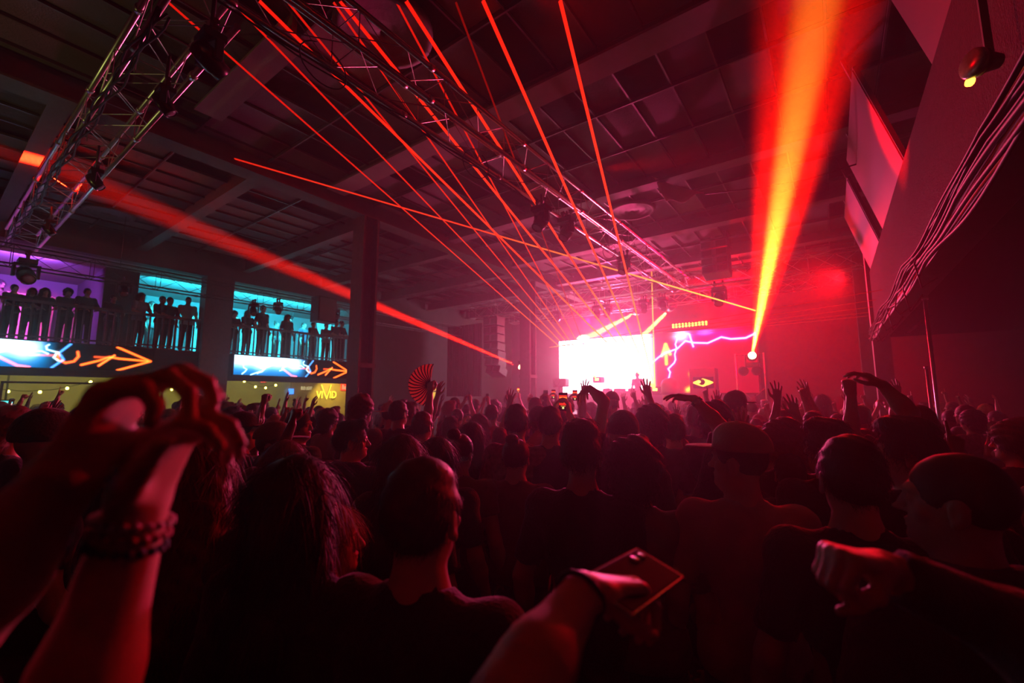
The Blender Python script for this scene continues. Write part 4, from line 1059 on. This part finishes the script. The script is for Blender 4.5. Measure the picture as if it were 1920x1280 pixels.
ph(515, 797, 58, 'man in olive cap with its brim toward the right', hair=('buzz', 'brown'), shirt=('charcoal', .8), hat=('cap', 'olive'), yaw=-1.0, real=.2)
ph(455, 778, 50, 'man in black cap at the edge of the wavy-haired person', hair=('buzz', 'black'), shirt=('black', .8), hat=('cap', 'black'), yaw=-.7, real=.2)
ph(562, 769, 42, 'man in profile facing right with red-lit cheek under the raised hands', hair=('short', 'black'), shirt=('charcoal', .8), yaw=-1.1)
ph(680, 744, 44, 'person with big fuzzy reddish hair at the foot of the steel column', hair=('curly', 'auburn'), shirt=('brown', .8), real=.24)
ph(733, 757, 32, 'person in white cap turned backward right of the steel column', hair=('buzz', 'black'), shirt=('black', .8), hat=('capback', 'white'), real=.2, yaw=-.3)
ph(793, 771, 40, 'man with short hair and red-lit neck beneath the hand fan', hair=('short', 'brown'), shirt=('black', .8))
ph(1168, 778, 62, 'person in dark beanie left of the round-haired one', hair=None, shirt=('black', 2), hat=('beanie', 'black'), real=.2)
ph(1222, 764, 58, 'person with full round dark hair under the drooping raised hand', hair=('curly', 'black'), shirt=('charcoal', .8), real=.235)
ph(1147, 737, 29, 'person in dark cap directly before the bright screen', hair=('buzz', 'black'), shirt=('black', .8), hat=('capback', 'black'), real=.2)
ph(1340, 758, 60, 'person with dark fluffy hair below the arm with the watch', hair=('curly', 'brown'), shirt=('black', .8), real=.235)
ph(1262, 775, 46, 'man with glasses-strap light on his ear, in front of the laser projector', hair=('short', 'brown'), shirt=('charcoal', .8))
ph(1378, 737, 38, 'man in dark cap with long brim to the right, red shirt', hair=('buzz', 'black'), shirt=('red', .8), hat=('cap', 'black'), yaw=-1.0, real=.2)
ph(1468, 792, 74, 'person with reddish bushy hair right of the khaki cap', hair=('curly', 'auburn'), shirt=('black', .8), real=.235)
ph(1552, 792, 70, 'person with thick dark hair directly behind the neat short haircut', hair=('quiff', 'black'), shirt=('black', .8), yaw=.7)
ph(1700, 790, 84, 'man in profile facing left with lit nose, right of the neat short haircut', hair=('quiff', 'black'), shirt=('black', .8), yaw=1.1, hi=True)
ph(1903, 793, 56, 'person with bushy hair at the right edge of the picture', hair=('curly', 'brown'), shirt=('black', .8), yaw=.8)
ph(28, 770, 62, 'person with close curls and red-lit temple at the left edge', hair=('curly', 'auburn'), shirt=('charcoal', .8), real=.22)
ph(95, 778, 84, 'person in dark beanie at the left edge behind the blurred fists', hair=None, shirt=('black', .8), hat=('beanie', 'black'), real=.2)
ph(1320, 1000, 0.1+70, 'short person in black hoodie in the gap before the pale T-shirt', hair=('short', 'black'), shirt=('black', 2), real=.1) if False else None

# --- raised arms: placed by where the finger tips are
TIP = dict(up=(.225, .16, 2.06), straight=(.28, .12, 2.13), vee=(.47, .14, 2.07), point=(.235, .15, 2.06), fist=(.25, .2, 1.96), fan=(.24, .18, 1.96), reach=(.16, .62, 1.77))
def raised(px, py, dep, side, pose, label, other='down', hair=('short', 'black'), shirt=('black', .75), skin=1, facing=None, hat=None, hi=False):
    tip = atD(px, py, dep); L = TIP[pose]; s = min(1.12, max(.82, tip.z/L[2])); rz = rz_of(tip, facing)
    lx = L[0]*side; c, sn = math.cos(rz), math.sin(rz); base = Vector((tip.x-(lx*c-L[1]*sn)*s, tip.y-(lx*sn+L[1]*c)*s, 0))
    arms = (other, pose) if side > 0 else (pose, other)
    return person(base, s, label, arms=arms, hair=hair, shirt=shirt, skin=skin, facing=facing, hat=hat, hi=hi)
raised(1096, 708, 5.4, 1, 'straight', 'person with an open hand spread before the white screen', hi=True)
raised(960, 727, 5.2, -1, 'up', 'person raising an open hand left of the lit phones', hi=True)
raised(1208, 706, 4.6, -1, 'vee', 'person whose bent hand droops before the laser fan', hi=True, hair=('quiff', 'black'))
raised(1345, 729, 5.6, -1, 'up', 'person with a small spread hand below the yellow eye picture')
raised(1388, 762, 2.7, -1, 'up', 'person whose spread fingers cover the red shirt above the khaki cap', hi=True)
raised(1455, 712, 4.2, -1, 'up', 'person raising a hand under the two-pole light stand', hi=True)
raised(1502, 708, 5.0, -1, 'vee', 'person raising both arms wide in a V on the right', other='vee', hi=True)
raised(1592, 706, 3.1, -1, 'fist', 'person holding up a fist with a wristband near the balcony column', hi=True)
raised(1478, 735, 3.6, -1, 'vee', 'person with an open hand left of the V-shaped arms', hi=True)
raised(399, 700, 5.6, 1, 'point', 'person pointing one finger up in front of the wide dark pillar', hi=True, shirt=('black', .6))
raised(540, 732, 7.5, 1, 'up', 'person with a bracelet hand up beside the blue neon sign')
raised(592, 740, 7.0, 1, 'vee', 'person stretching a hand toward the yellow wall sign')
raised(735, 740, 6.5, -1, 'up', 'person with a red-lit hand up right of the steel column')
raised(676, 726, 6.0, -1, 'point', 'person pointing up at the foot of the steel column')
raised(1168, 735, 8.5, 1, 'up', 'small far person with hand up under the DJ table')
raised(1186, 727, 8.0, -1, 'vee', 'small far person with wide hand before the pale DJ table')
raised(993, 735, 7.0, -1, 'vee', 'person with a pinkish hand up below the pink stacked loudspeaker')
raised(1784, 788, 2.05, -1, 'point', 'person raising a ringed finger above the heavy-set man', hi=True, hair=('bun', 'black'))
raised(1232, 775, 3.6, 1, 'straight', 'person with a bare arm up in the middle right', hi=True) if False else None
raised(500, 735, 4.8, 1, 'fist', 'person with big dark curls and a fist clutching something overhead', hair=('curly', 'black'), hi=True)
fanman = raised(806, 716, 4.7, 1, 'fan', 'person holding up the pleated hand fan', hair=('short', 'black'), hi=True)
# arms drawn to real targets
def custom(base, s, label, world, hi=True, facing=None, **k):
    """world: dict side -> (elbow, wrist, hand direction, palm normal, curl, spread, thumb) in world space, or a pose name"""
    rz = rz_of(base, facing); arms = []
    for side in ('L', 'R'):
        a = world.get(side, 'down')
        if not isinstance(a, str):
            a = (to_local(base, rz, s, a[0]), to_local(base, rz, s, a[1]), dir_local(rz, Vector(a[2])), dir_local(rz, Vector(a[3])), a[4], a[5], a[6])
        arms.append(a)
    return person(base, s, label, arms=tuple(arms), hi=hi, facing=facing, **k)
# arm with a watch reaching left over the crowd
e = atD(1352, 800, 2.45); wv = atD(1302, 748, 2.55)
base = Vector((atD(1375, 800, 2.4).x, atD(1375, 800, 2.4).y, 0))
custom(base, .93, 'person reaching a dark arm with a watch left before the laser fan', {'L': (e, wv, atD(1262, 738, 2.6)-wv, (0, 0, -1), (.25, .3, .35, .5), .12, .1)}, hair=('short', 'black'), shirt=('black', .9), legs='black')
wt = MB(); dv = (wv-e).normalized()
wt.lathe([(.030, -.012), (.034, -.010), (.034, .010), (.030, .012)], Matrix.Translation(wv-dv*.02) @ dv.to_track_quat('Z', 'Y').to_matrix().to_4x4(), 20)
o = tag(wt.build('wristwatch', M['blackgloss']), 'wristwatch on the dark arm reaching left', 'watch')
fc = -ray(1302, 748).normalized()
q = MB().lathe([(0, 0), (.019, 0), (.019, .006), (0, .007)], Matrix.Translation(wv-dv*.02+fc*.032) @ fc.to_track_quat('Z', 'Y').to_matrix().to_4x4(), 18).build('dial', M['steel'], o)
# big bare arm right, reaching up left
e = atD(1705, 775, 2.1); wv = atD(1655, 722, 2.15); b0 = atD(1760, 800, 1.95)
custom(Vector((b0.x, b0.y, 0)), .92, 'person stretching a bare forearm left beneath the right balcony', {'L': (e, wv, atD(1622, 702, 2.2)-wv, (0, .2, -1), (.4, .45, .5, .6), .1, .2)}, hair=('short', 'black'), shirt=('black', .5), skin=0)
# arm bent over head in front of the screen
e = atD(1132, 752, 3.1); wv = atD(1106, 728, 3.2); b0 = atD(1150, 790, 3.0)
custom(Vector((b0.x, b0.y, 0)), .93, 'person bending an arm over the lit phones before the screen', {'L': (e, wv, atD(1092, 736, 3.3)-wv, (0, 0, -1), (.5, .5, .6, .6), .1, .2)}, hair=('short', 'brown'), shirt=('charcoal', .6))

# --- phones
PHC = mat('phone_case_black', (.006, .006, .007), .75, spec=.12)
def phone(center, face_dir, label, lit=True, w=.073, h=.15, tilt=0., up=None):
    o = tag(empty('smartphone', center), label, 'phone')
    z = Vector(face_dir).normalized(); y = (Vector(up) if up else Vector((0, 0, 1))); x = y.cross(z).normalized(); y = z.cross(x)
    R = Matrix((x, y, z)).transposed().to_4x4() @ Matrix.Rotation(tilt, 4, 'Z'); o.matrix_world = Matrix.Translation(center) @ R
    MB().box(-w/2, w/2, -h/2, h/2, -.004, .004).build('case', PHC, o, .003)
    rim = MB().box(-w/2-.001, -w/2, -h/2, h/2, -.003, .003).box(w/2, w/2+.001, -h/2, h/2, -.003, .003).box(-w/2, w/2, h/2, h/2+.001, -.003, .003).box(-w/2, w/2, -h/2-.001, -h/2, -.003, .003).build('rim', M['steel'], o)
    lens = MB()
    for k in range(2): lens.lathe([(0, 0), (.007, 0), (.007, .002), (0, .002)], Matrix.Translation((w*.28, h*.38-k*.02, -.004)) @ Matrix.Rotation(PI, 4, 'X'), 12)
    lens.build('camera_lens', M['glass'], o)
    if lit:
        def pic(U, V):
            rgb = np.zeros((U.size, 3)); v = (V > .30) & (V < .88)
            g = np.exp(-((V-.62)/.10)**2); rgb += v[:, None]*np.array([1.1, .02, .01]); rgb += (v*g)[:, None]*np.array([2.5, 1.2, .12]); rgb += (v*(np.sin(U*17+V*9) > .7)*g)[:, None]*np.array([-.6, -.6, 0])
            rgb += ((np.hypot((U-.5)*1, (V-.14)*2) < .13))[:, None]*np.array([.8, .8, .3]); rgb += ((np.abs(V-.24) < .012) & (np.abs(U-.5) < .3) & (np.sin(U*60) > 0))[:, None]*np.array([1.2, .7, .1])
            return np.maximum(rgb, 0)
        screen('display', (-w*.45, -h*.46, .0046), (w*.9, 0, 0), (0, h*.92, 0), 24, 48, pic, 1.2, o, sample=False)
    else: MB().box(-w*.45, w*.45, -h*.46, h*.46, .004, .0046).build('display', M['glass'], o)
    return o
def phone_person(px, py, pw, label, plabel, lit=True, **k):
    dep = F*.075/pw; c = atD(px, py, dep); s = min(1.1, max(.86, c.z/1.80)); rz = rz_of(c); L = (0, .385, 1.80)
    base = Vector((c.x+L[1]*s*math.sin(rz), c.y-L[1]*s*math.cos(rz), 0))
    person(base, s, label, arms=('phone', 'phone'), **k)
    c = base+Vector((-math.sin(rz)*.385*s, math.cos(rz)*.385*s, c.z))
    phone(c, base-c+Vector((0, 0, c.z)), plabel, lit)
phone_person(1056, 753, 17, 'person holding the biggest lit phone above the crowd', 'biggest lit smartphone filming the stage in orange', hair=('short', 'black'), hi=True)
phone_person(1078, 741, 10, 'person holding a phone just right of the biggest lit phone', 'lit smartphone just right of and beyond the biggest one', hair=('short', 'brown'))
phone_person(1038, 739, 8.5, 'person holding a phone just left of the biggest lit phone', 'small lit smartphone just left of the biggest one', hair=('long', 'black'))
phone_person(1023, 741, 9.5, 'person holding a dark phone near the pink stacked loudspeaker', 'dark smartphone, its screen hardly lit, left of the small lit one', lit=False)
phone_person(972, 731, 5.5, 'far person filming beside the second steel column', 'tiny lit smartphone beside the second steel column')
phone_person(880, 742, 7.5, 'person holding a phone up left of the raised open hand', 'smartphone held up in the hazy left middle', lit=False)
phone_person(1512, 735, 7.5, 'person filming between the V-shaped arms', 'lit smartphone glowing orange between the V-shaped arms', hair=('long', 'black'))
phone_person(914, 745, 7, 'person holding a phone in the hazy crowd under the line array', 'smartphone raised in the haze under the line array', lit=False)

# --- hand fan
c = atD(791, 725, 4.66); o = tag(empty('hand_fan', c), 'striped pleated hand fan opened wide above the crowd', 'fan')
z = (-ray(791, 725)).normalized(); x = Vector((0, 0, 1)).cross(z).normalized(); y = z.cross(x)
o.matrix_world = Matrix.Translation(c) @ Matrix((x, y, z)).transposed().to_4x4()
fm = mat('fan_paper', (.8, .38, .26), .7, 0, .1, 20); nt = fm.node_tree; tl = nt.nodes.new('ShaderNodeBsdfTranslucent'); tl.inputs[0].default_value = (.85, .4, .28, 1); ms = nt.nodes.new('ShaderNodeMixShader'); ms.inputs[0].default_value = .6
nt.links.new(nt.nodes['Principled BSDF'].outputs[0], ms.inputs[1]); nt.links.new(tl.outputs[0], ms.inputs[2]); nt.links.new(ms.outputs[0], nt.nodes['Material Output'].inputs[0])
n = 26; lf = MB(); rb = []
px_, py_ = .085, .02; Rr = .225; a0, a1 = math.radians(82), math.radians(278)
prev = None
for i in range(2*n+1):
    a = a0+(a1-a0)*i/(2*n); zz = .007*(i % 2)-.0035
    p = (Vector((px_+.05*math.cos(a), py_+.05*math.sin(a), zz)), Vector((px_+Rr*math.cos(a), py_+Rr*math.sin(a), zz)))
    if prev: lf.quad(prev[0], prev[1], p[1], p[0])
    prev = p
o2 = lf.build('leaf', fm, o); s = o2.modifiers.new('thickness', 'SOLIDIFY'); s.thickness = .0015
for i in range(0, 2*n+1, 3):
    a = a0+(a1-a0)*i/(2*n); pts = []
    for k in range(8):
        t = k/7; aa = a+.16*math.sin(t*PI); pts.append((px_+Rr*1.01*t*math.cos(aa), py_+Rr*1.01*t*math.sin(aa), .008))
    MB().path(pts, [.0045+.003*k/7 for k in range(8)], 5).build('rib', M['black'], o)

# --- the big blurred arms close to the camera
def near_arm_person(base, s, label, world, **k): return custom(base, s, label, world, **k)
wl = atD(125, 890, .385); el_ = atD(-110, 1180, .38); wr_ = atD(258, 950, .44); er_ = atD(110, 1440, .40)
bL = Vector((atD(-60, 900, .42).x, atD(-60, 900, .42).y, 0)); bL = Vector((-.80, .02, 0))
near_arm_person(bL, .93, 'person mostly outside the picture raising two blurred arms, bracelets on one wrist, lower left',
    {'L': (el_, wl, atD(225, 740, .41)-wl, atD(400, 900, .41)-wl, (.7, .8, .9, 1.), .04, .5), 'R': (er_, wr_, atD(330, 790, .44)-wr_, atD(430, 920, .44)-wr_, (.7, .75, .85, .95), .07, .2)}, hair=('short', 'brown'), shirt=('black', .9), skin=0, facing=(-3.2, 3, 0))
ring = MB(); dv = (wr_-er_).normalized()
o = tag(empty('bracelet_stack', wr_), 'stack of bead bracelets on the blurred red-lit forearm', 'bracelet')
for k in range(3):
    r2 = MB()
    for j in range(20):
        a = 2*PI*j/20; u = dv.orthogonal().normalized(); v = dv.cross(u); p = -dv*(.012+.012*k)+(u*math.cos(a)+v*math.sin(a))*.031
        r2.lathe([(0, -.0045), (.0042, -.002), (.0042, .002), (0, .0045)], Matrix.Translation(p), 6)
    r2.build('bead_string', [CL['white'], CL['pink'], CL['teal']][k], o)
# arm holding a phone at the bottom centre
wp = atD(1092, 1110, .55); ep = atD(965, 1290, .40)
ep = atD(950, 1330, .42)
near_arm_person(Vector((.10, -.10, 0)), .90, 'person at the bottom centre holding a dark phone, black hair tie on the wrist',
    {'R': (ep, wp, atD(1190, 1090, .60)-wp, Vector((.1, .3, -1)), (.75, .8, .85, .9), .04, .5)}, hair=('short', 'black'), shirt=('black', .6), skin=0, facing=(-.9, 1.6, 0))
P1 = atD(1090, 1085, .565); P2 = atD(1190, 1032, .67); upv = (P2-P1).normalized(); wd_ = atD(1232, 1090, .60)-P2; wd_ = (wd_-upv*wd_.dot(upv)).normalized(); c = P1+upv*.075+wd_*.037
phone(c, -upv.cross(wd_) if upv.cross(wd_).dot(c-CAM) < 0 else upv.cross(wd_), 'dark smartphone held edge-on at the bottom centre, its rim shining pink', lit=False, up=upv)
dv = (wp-ep).normalized(); tr = MB()
pts = []; u = dv.orthogonal().normalized(); v = dv.cross(u)
for j in range(25): a = 2*PI*j/24; pts.append(wp-dv*.004+(u*math.cos(a)+v*math.sin(a))*.030)
tag(tr.path(pts, .004, 6).build('hair_tie', M['black']), 'black hair tie on the wrist at the bottom centre', 'hair tie')
# fist at the right
wf = atD(1650, 1065, .60); ef = atD(1900, 1180, .58)
near_arm_person(Vector((.66, .22, 0)), .88, 'person at the lower right edge pushing a blurred pale fist forward',
    {'L': (ef, wf, atD(1560, 1035, .58)-wf, (.1, .2, -1), (1.3, 1.35, 1.4, 1.4), .02, .9)}, hair=('short', 'black'), shirt=('charcoal', 2), skin=0, facing=(-2, 3, 0))

# --- shirt print of the front man
o = next(p for p in bpy.data.objects if p.get('label', '').startswith('man in black T-shirt with faint'))
t = bpy.data.curves.new('lettering', 'FONT'); t.body = 'SHORTS'; t.size = .062; t.align_x = 'CENTER'; to = bpy.data.objects.new('shirt_print', t); C.objects.link(to)
bpy.context.view_layer.update(); me = bpy.data.meshes.new_from_object(to); bpy.data.objects.remove(to)
cv = np.array([v.co[:] for v in me.vertices]); 
yy = -.122-.012*np.cos(cv[:, 0]*9); out = [(x, -.1215-.0, 1.27+z-.9*x*x) for x, z, _ in [(c_[0], c_[1], 0) for c_ in cv]]
sh = [c_ for c_ in o.children if c_.name.startswith('shirt')][0]
from mathutils.bvhtree import BVHTree
bt = BVHTree.FromPolygons([v.co[:] for v in sh.data.vertices], [tuple(p.vertices) for p in sh.data.polygons])
for v, c_ in zip(me.vertices, out):
    h = bt.ray_cast(Vector((c_[0], -.6, c_[2])), Vector((0, 1, 0)))
    v.co = (c_[0], (h[0].y if h[0] else -.13)-.002, c_[2])
me.materials.append(mat('faded_print_ink', (.28, .12, .08), .8)); pr = bpy.data.objects.new('back_print', me); link(pr, o)

# --- people on the stage
b0 = atY(1196, 735, 19.2); person((b0.x, 19.2, 1.2), 1.0, 'DJ on the stage washed out by the glaring screen', hair=('short', 'black'), shirt=('black', .8), facing=(b0.x, 0, 0), name='person')
p = atY(1257, 726, 16.9)
o = tag(MB().lathe([(0, 0), (.30, 0), (.34, .12), (.34, .42), (.28, .56), (.15, .63), (0, .65)], Matrix.Translation((p.x, 16.9, 1.2+.75)), 22).lathe([(.3, 0), (.3, .75), (.0, .75)], Matrix.Translation((p.x, 16.9, 1.2)), 16).build('round_floor_case', M['pale']), 'pale round-topped case lit pink beside the laser fan', 'stage light')  # equipment case guessed for an unidentified pale dome; has no lamp of its own

# --- balcony guests
BG = 'guests leaning on the balcony railing'
bl = [(28, 537, 'short', 'black', 'black', 'guest at the far left of the purple balcony'), (62, 541, 'long', 'black', 'charcoal', 'second guest from the left on the purple balcony'),
      (86, 540, 'wavy', 'black', 'black', 'bushy-haired guest before the pink curtain'), (129, 541, 'curly', 'black', 'charcoal', 'guest bending low between the curtains of the purple balcony'),
      (165, 540, 'short', 'black', 'black', 'guest at the right end of the purple balcony'), (214, 552, 'short', 'brown', 'charcoal', 'guest in front of the balcony divider pillar'),
      (266, 548, 'long', 'brown', 'grey', 'long-haired guest before the pale pleated curtain'), (306, 555, 'short', 'black', 'black', 'broad guest in black at the cyan room rail'),
      (320, 557, 'short', 'brown', 'charcoal', 'guest half hidden by the broad one in black'), (354, 556, 'buzz', 'black', 'white', 'guest in white shirt beside the wide pillar'),
      (440, 583, 'curly', 'black', 'black', 'guest with curly hair right of the wide pillar'), (466, 581, 'long', 'black', 'black', 'long-haired guest beside the tall one'),
      (494, 572, 'short', 'black', 'black', 'tallest guest in the middle cyan room'), (540, 589, 'long', 'black', 'black', 'lone long-haired guest between the white curtains'),
      (588, 603, 'short', 'black', 'charcoal', 'low guest left under the hanging loudspeaker'), (612, 606, 'bun', 'brown', 'grey', 'low guest right under the hanging loudspeaker'),
      (631, 600, 'short', 'black', 'black', 'left one of the two guests nearest the steel column'), (641, 601, 'short', 'brown', 'charcoal', 'right one of the two guests nearest the steel column')]
for i, (px, py, hr, hc, sc, lab) in enumerate(bl):
    xx = -16.50-.12*(i % 2); t = atX(px, py, xx); s = min(1.08, max(.80, (t.z-3.3)/1.775))
    person((xx, t.y, 3.3), s, lab, arms=('rail', 'rail') if i not in (12, 9, 13) else ('down', 'down'), hair=(hr, hc), shirt=(sc, .8), facing=(0, t.y+random.uniform(0, 8), 3.3), group=BG, legs='black')
for i, (y, sc) in enumerate(((1.2, 'brown'), (4.6, 'grey'), (7.3, 'black'), (8.6, 'charcoal'), (9.9, 'navy'), (.2, 'red'))):
    person((-18.1-.3*(i % 3), y, 3.3), random.uniform(.9, 1.02), 'guest standing deeper inside the balcony rooms', hair=(random.choice(['short', 'long', 'bun']), 'black'), shirt=(sc, .8), facing=(0, 20, 0), group='guests deeper inside the balcony', legs='black')

# --- the rest of the crowd
GC = 'crowd watching the stage'
pts = [(x, y) for x, y, _ in PEOPLE]
poses = [('down', 'down')]*15+[('up', 'down'), ('down', 'vee'), ('vee', 'vee'), ('down', 'point'), ('fist', 'down'), ('phone', 'phone')]
hairs = ['short']*6+['quiff']*2+['long']*4+['curly']*2+['bun', 'ponytail', 'wavy', 'buzz']
shirts = ['black']*6+['charcoal']*4+['grey', 'white', 'navy', 'brown', 'cream', 'red', 'print', 'green', 'teal']
f2 = Vector((-math.sin(AZ), math.cos(AZ))); r2 = Vector((math.cos(AZ), math.sin(AZ)))
def crowd_label(x, y, dep, h, hc, hat, ps):
    hn = {'short': 'short', 'quiff': 'brushed-up', 'long': 'long', 'curly': 'curly', 'bun': 'tied-up', 'ponytail': 'ponytailed', 'wavy': 'long wavy', 'buzz': 'cropped'}[h]
    cn = {'lbrown': 'light brown', 'auburn': 'auburn'}.get(hc, hc)
    who = 'person in %s %s' % (hat[1], {'cap': 'cap', 'capback': 'backward cap', 'beanie': 'beanie'}[hat[0]]) if hat else 'person with %s %s hair' % (hn, cn)
    k = sum(p != 'down' for p in ps); arm = '' if k == 0 else ', both hands up' if k == 2 else ', one arm up'
    if x < -13: wh = 'under the balcony'
    elif x < -8.6 and y < 6: wh = 'left of near column'
    elif x < -8.6: wh = 'beyond the near column'
    elif y > 12: wh = 'close to the stage'
    elif x > .4: wh = 'beside the right balcony'
    elif x > -3.9: wh = 'right of the long truss'
    else: wh = 'under the long truss'
    return '%s%s, %s crowd %s' % (who, arm, 'near' if dep < 5 else 'middle' if dep < 10 else 'far', wh)
cand = []
for i in range(9000):
    x = random.uniform(-19.0, 2.4); y = random.uniform(.6, 15.2); cand.append((x, y))
cand.sort(key=lambda q: q[0]*f2.x+q[1]*f2.y+random.uniform(0, 4))
placed = 0
for x, y in cand:
    dep = x*f2.x+y*f2.y; lat = x*r2.x+y*r2.y
    if dep < 2.3 or abs(lat) > dep*1.2: continue
    if abs(x+16) < .55 and y < 11.6: continue
    if x < -15.6 and y > 11: continue
    if x < -17.8: continue
    if any(abs(x+8.6) < .5 and abs(y-c) < .5 for c in (6., 12.8)) or (abs(x-.95) < .45 and abs(y-12.4) < .45) or (.8 < x < 1.35 and (abs(y-q.y) < .3 if False else (5.3 < y < 8.2))): continue
    md = .50 if dep < 6 else .60 if dep < 10 else .72
    if any((x-a)**2+(y-b)**2 < md*md for a, b in pts): continue
    pts.append((x, y)); placed += 1
    if placed > 235: break
    h = random.choice(hairs); hc = random.choice(['black', 'black', 'brown', 'brown', 'lbrown', 'blonde', 'auburn'])
    hat = (random.choice(['cap', 'capback', 'beanie']), random.choice(['black', 'white', 'olive', 'red'])) if random.random() < .12 else None
    if hat: h = 'buzz'
    ps = random.choice(poses); person((x, y, 0), random.uniform(.88, 1.03) if dep > 4 else random.uniform(.86, .96), crowd_label(x, y, dep, h, hc, hat, ps), arms=ps, hair=(h, hc), shirt=(random.choice(shirts), .75), skin=random.choice([0, 0, 1, 1, 2]),
           turn=random.uniform(-.35, .35), hat=hat, group=GC, legs=random.choice(['denim', 'black', 'charcoal']))
print('CROWD', placed, len(PEOPLE))
#@LIGHTS
# ------------------------------------------------------------------ general lights: the hall's wash lamps, screen light, room lamps, added fill spots
spot('stage_wash', (-9.5, 19.5, 5.6), (-7.5, 8, 1.5), (1, .0, .12), 900, 90)
spot('stage_wash', (-3.0, 19.5, 5.6), (-3, 8, 1.5), (1, .0, .012), 2400, 100)
spot('crowd_wash', (0.4, 14.0, 5.0), (-1.9, 1.5, 1.3), (1, .004, .01), 2000, 27, .8, .12)
spot('fascia_red_fill', (-2.0, 3.0, 5.6), (.86, 3.6, 4.2), (1, .0, .004), 420, 70, 1., .08)  # unseen spot added to redden the right balcony fascia
spot('stage_back_wash', (-3, 15.0, 5.4), (-3.5, 22, 2.5), (1, .0, .008), 3600, 110)
spot('panel_red_fill', (-2.6, 6.0, 5.4), (.85, 6.5, 4.95), (1, .0, .004), 9000, 22, 1., .05)  # unseen spot added in place of the red reflection on the tilted screen
spot('blinding_lamp', atY(1150, 655, 19.6), (0, 1, 3.2), (1, .06, .24), 10500, 80, .8, .25)
area('screen_glow', (-9.4, 20.4, 3.4), (-8, 10, 3), (1, .12, .36), 160, 4.4, 2.6)
area('ribbon_glow', (-15.8, 7.3, 2.95), (0, 7.3, 2.95), (.15, .7, 1), 7, 3.2, .6)
area('ribbon_glow', (-15.8, 1.2, 2.95), (0, 1.2, 2.95), (.15, .7, 1), 7, 3.2, .6)
spot('truss_fill_spot', (-7.5, -2.6, 3.2), (-8.5, 1.2, 5.6), (.75, .8, .2), 70, 90)  # unseen olive spot added to bring out the overhead truss steel
# balcony rooms
area('balcony_teal_light', (-17.5, 7.5, 5.6), (-20.9, 7.5, 3.9), (.02, .72, .95), 1300, 6.4, 1)
area('balcony_purple_light', (-17.5, .2, 5.6), (-20.9, .2, 4.2), (.42, .08, 1), 520, 4, 1)
spot('balcony_pink_light', (-18.2, 1.7, 5.2), (-20.5, 2.0, 4.0), (1, .05, .15), 600, 70)
spot('balcony_amber_light', (-18.2, -.4, 5.2), (-20.5, .0, 4.0), (1, .22, .02), 600, 70)
area('bar_light', (-17.2, 4.5, 2.95), (-20, 4.5, 1.2), (.85, .8, .16), 110, 12, .15)
spot('bar_sign_light', (-18.6, 12.0, 2.9), (-19.9, 12.2, 1.6), (1, .85, .1), 200, 80)
wn = w.node_tree
v = wn.nodes.new('ShaderNodeVolumeScatter'); v.inputs['Density'].default_value = .0098; v.inputs['Anisotropy'].default_value = .72
wn.links.new(v.outputs[0], wn.nodes['World Output'].inputs['Volume'])
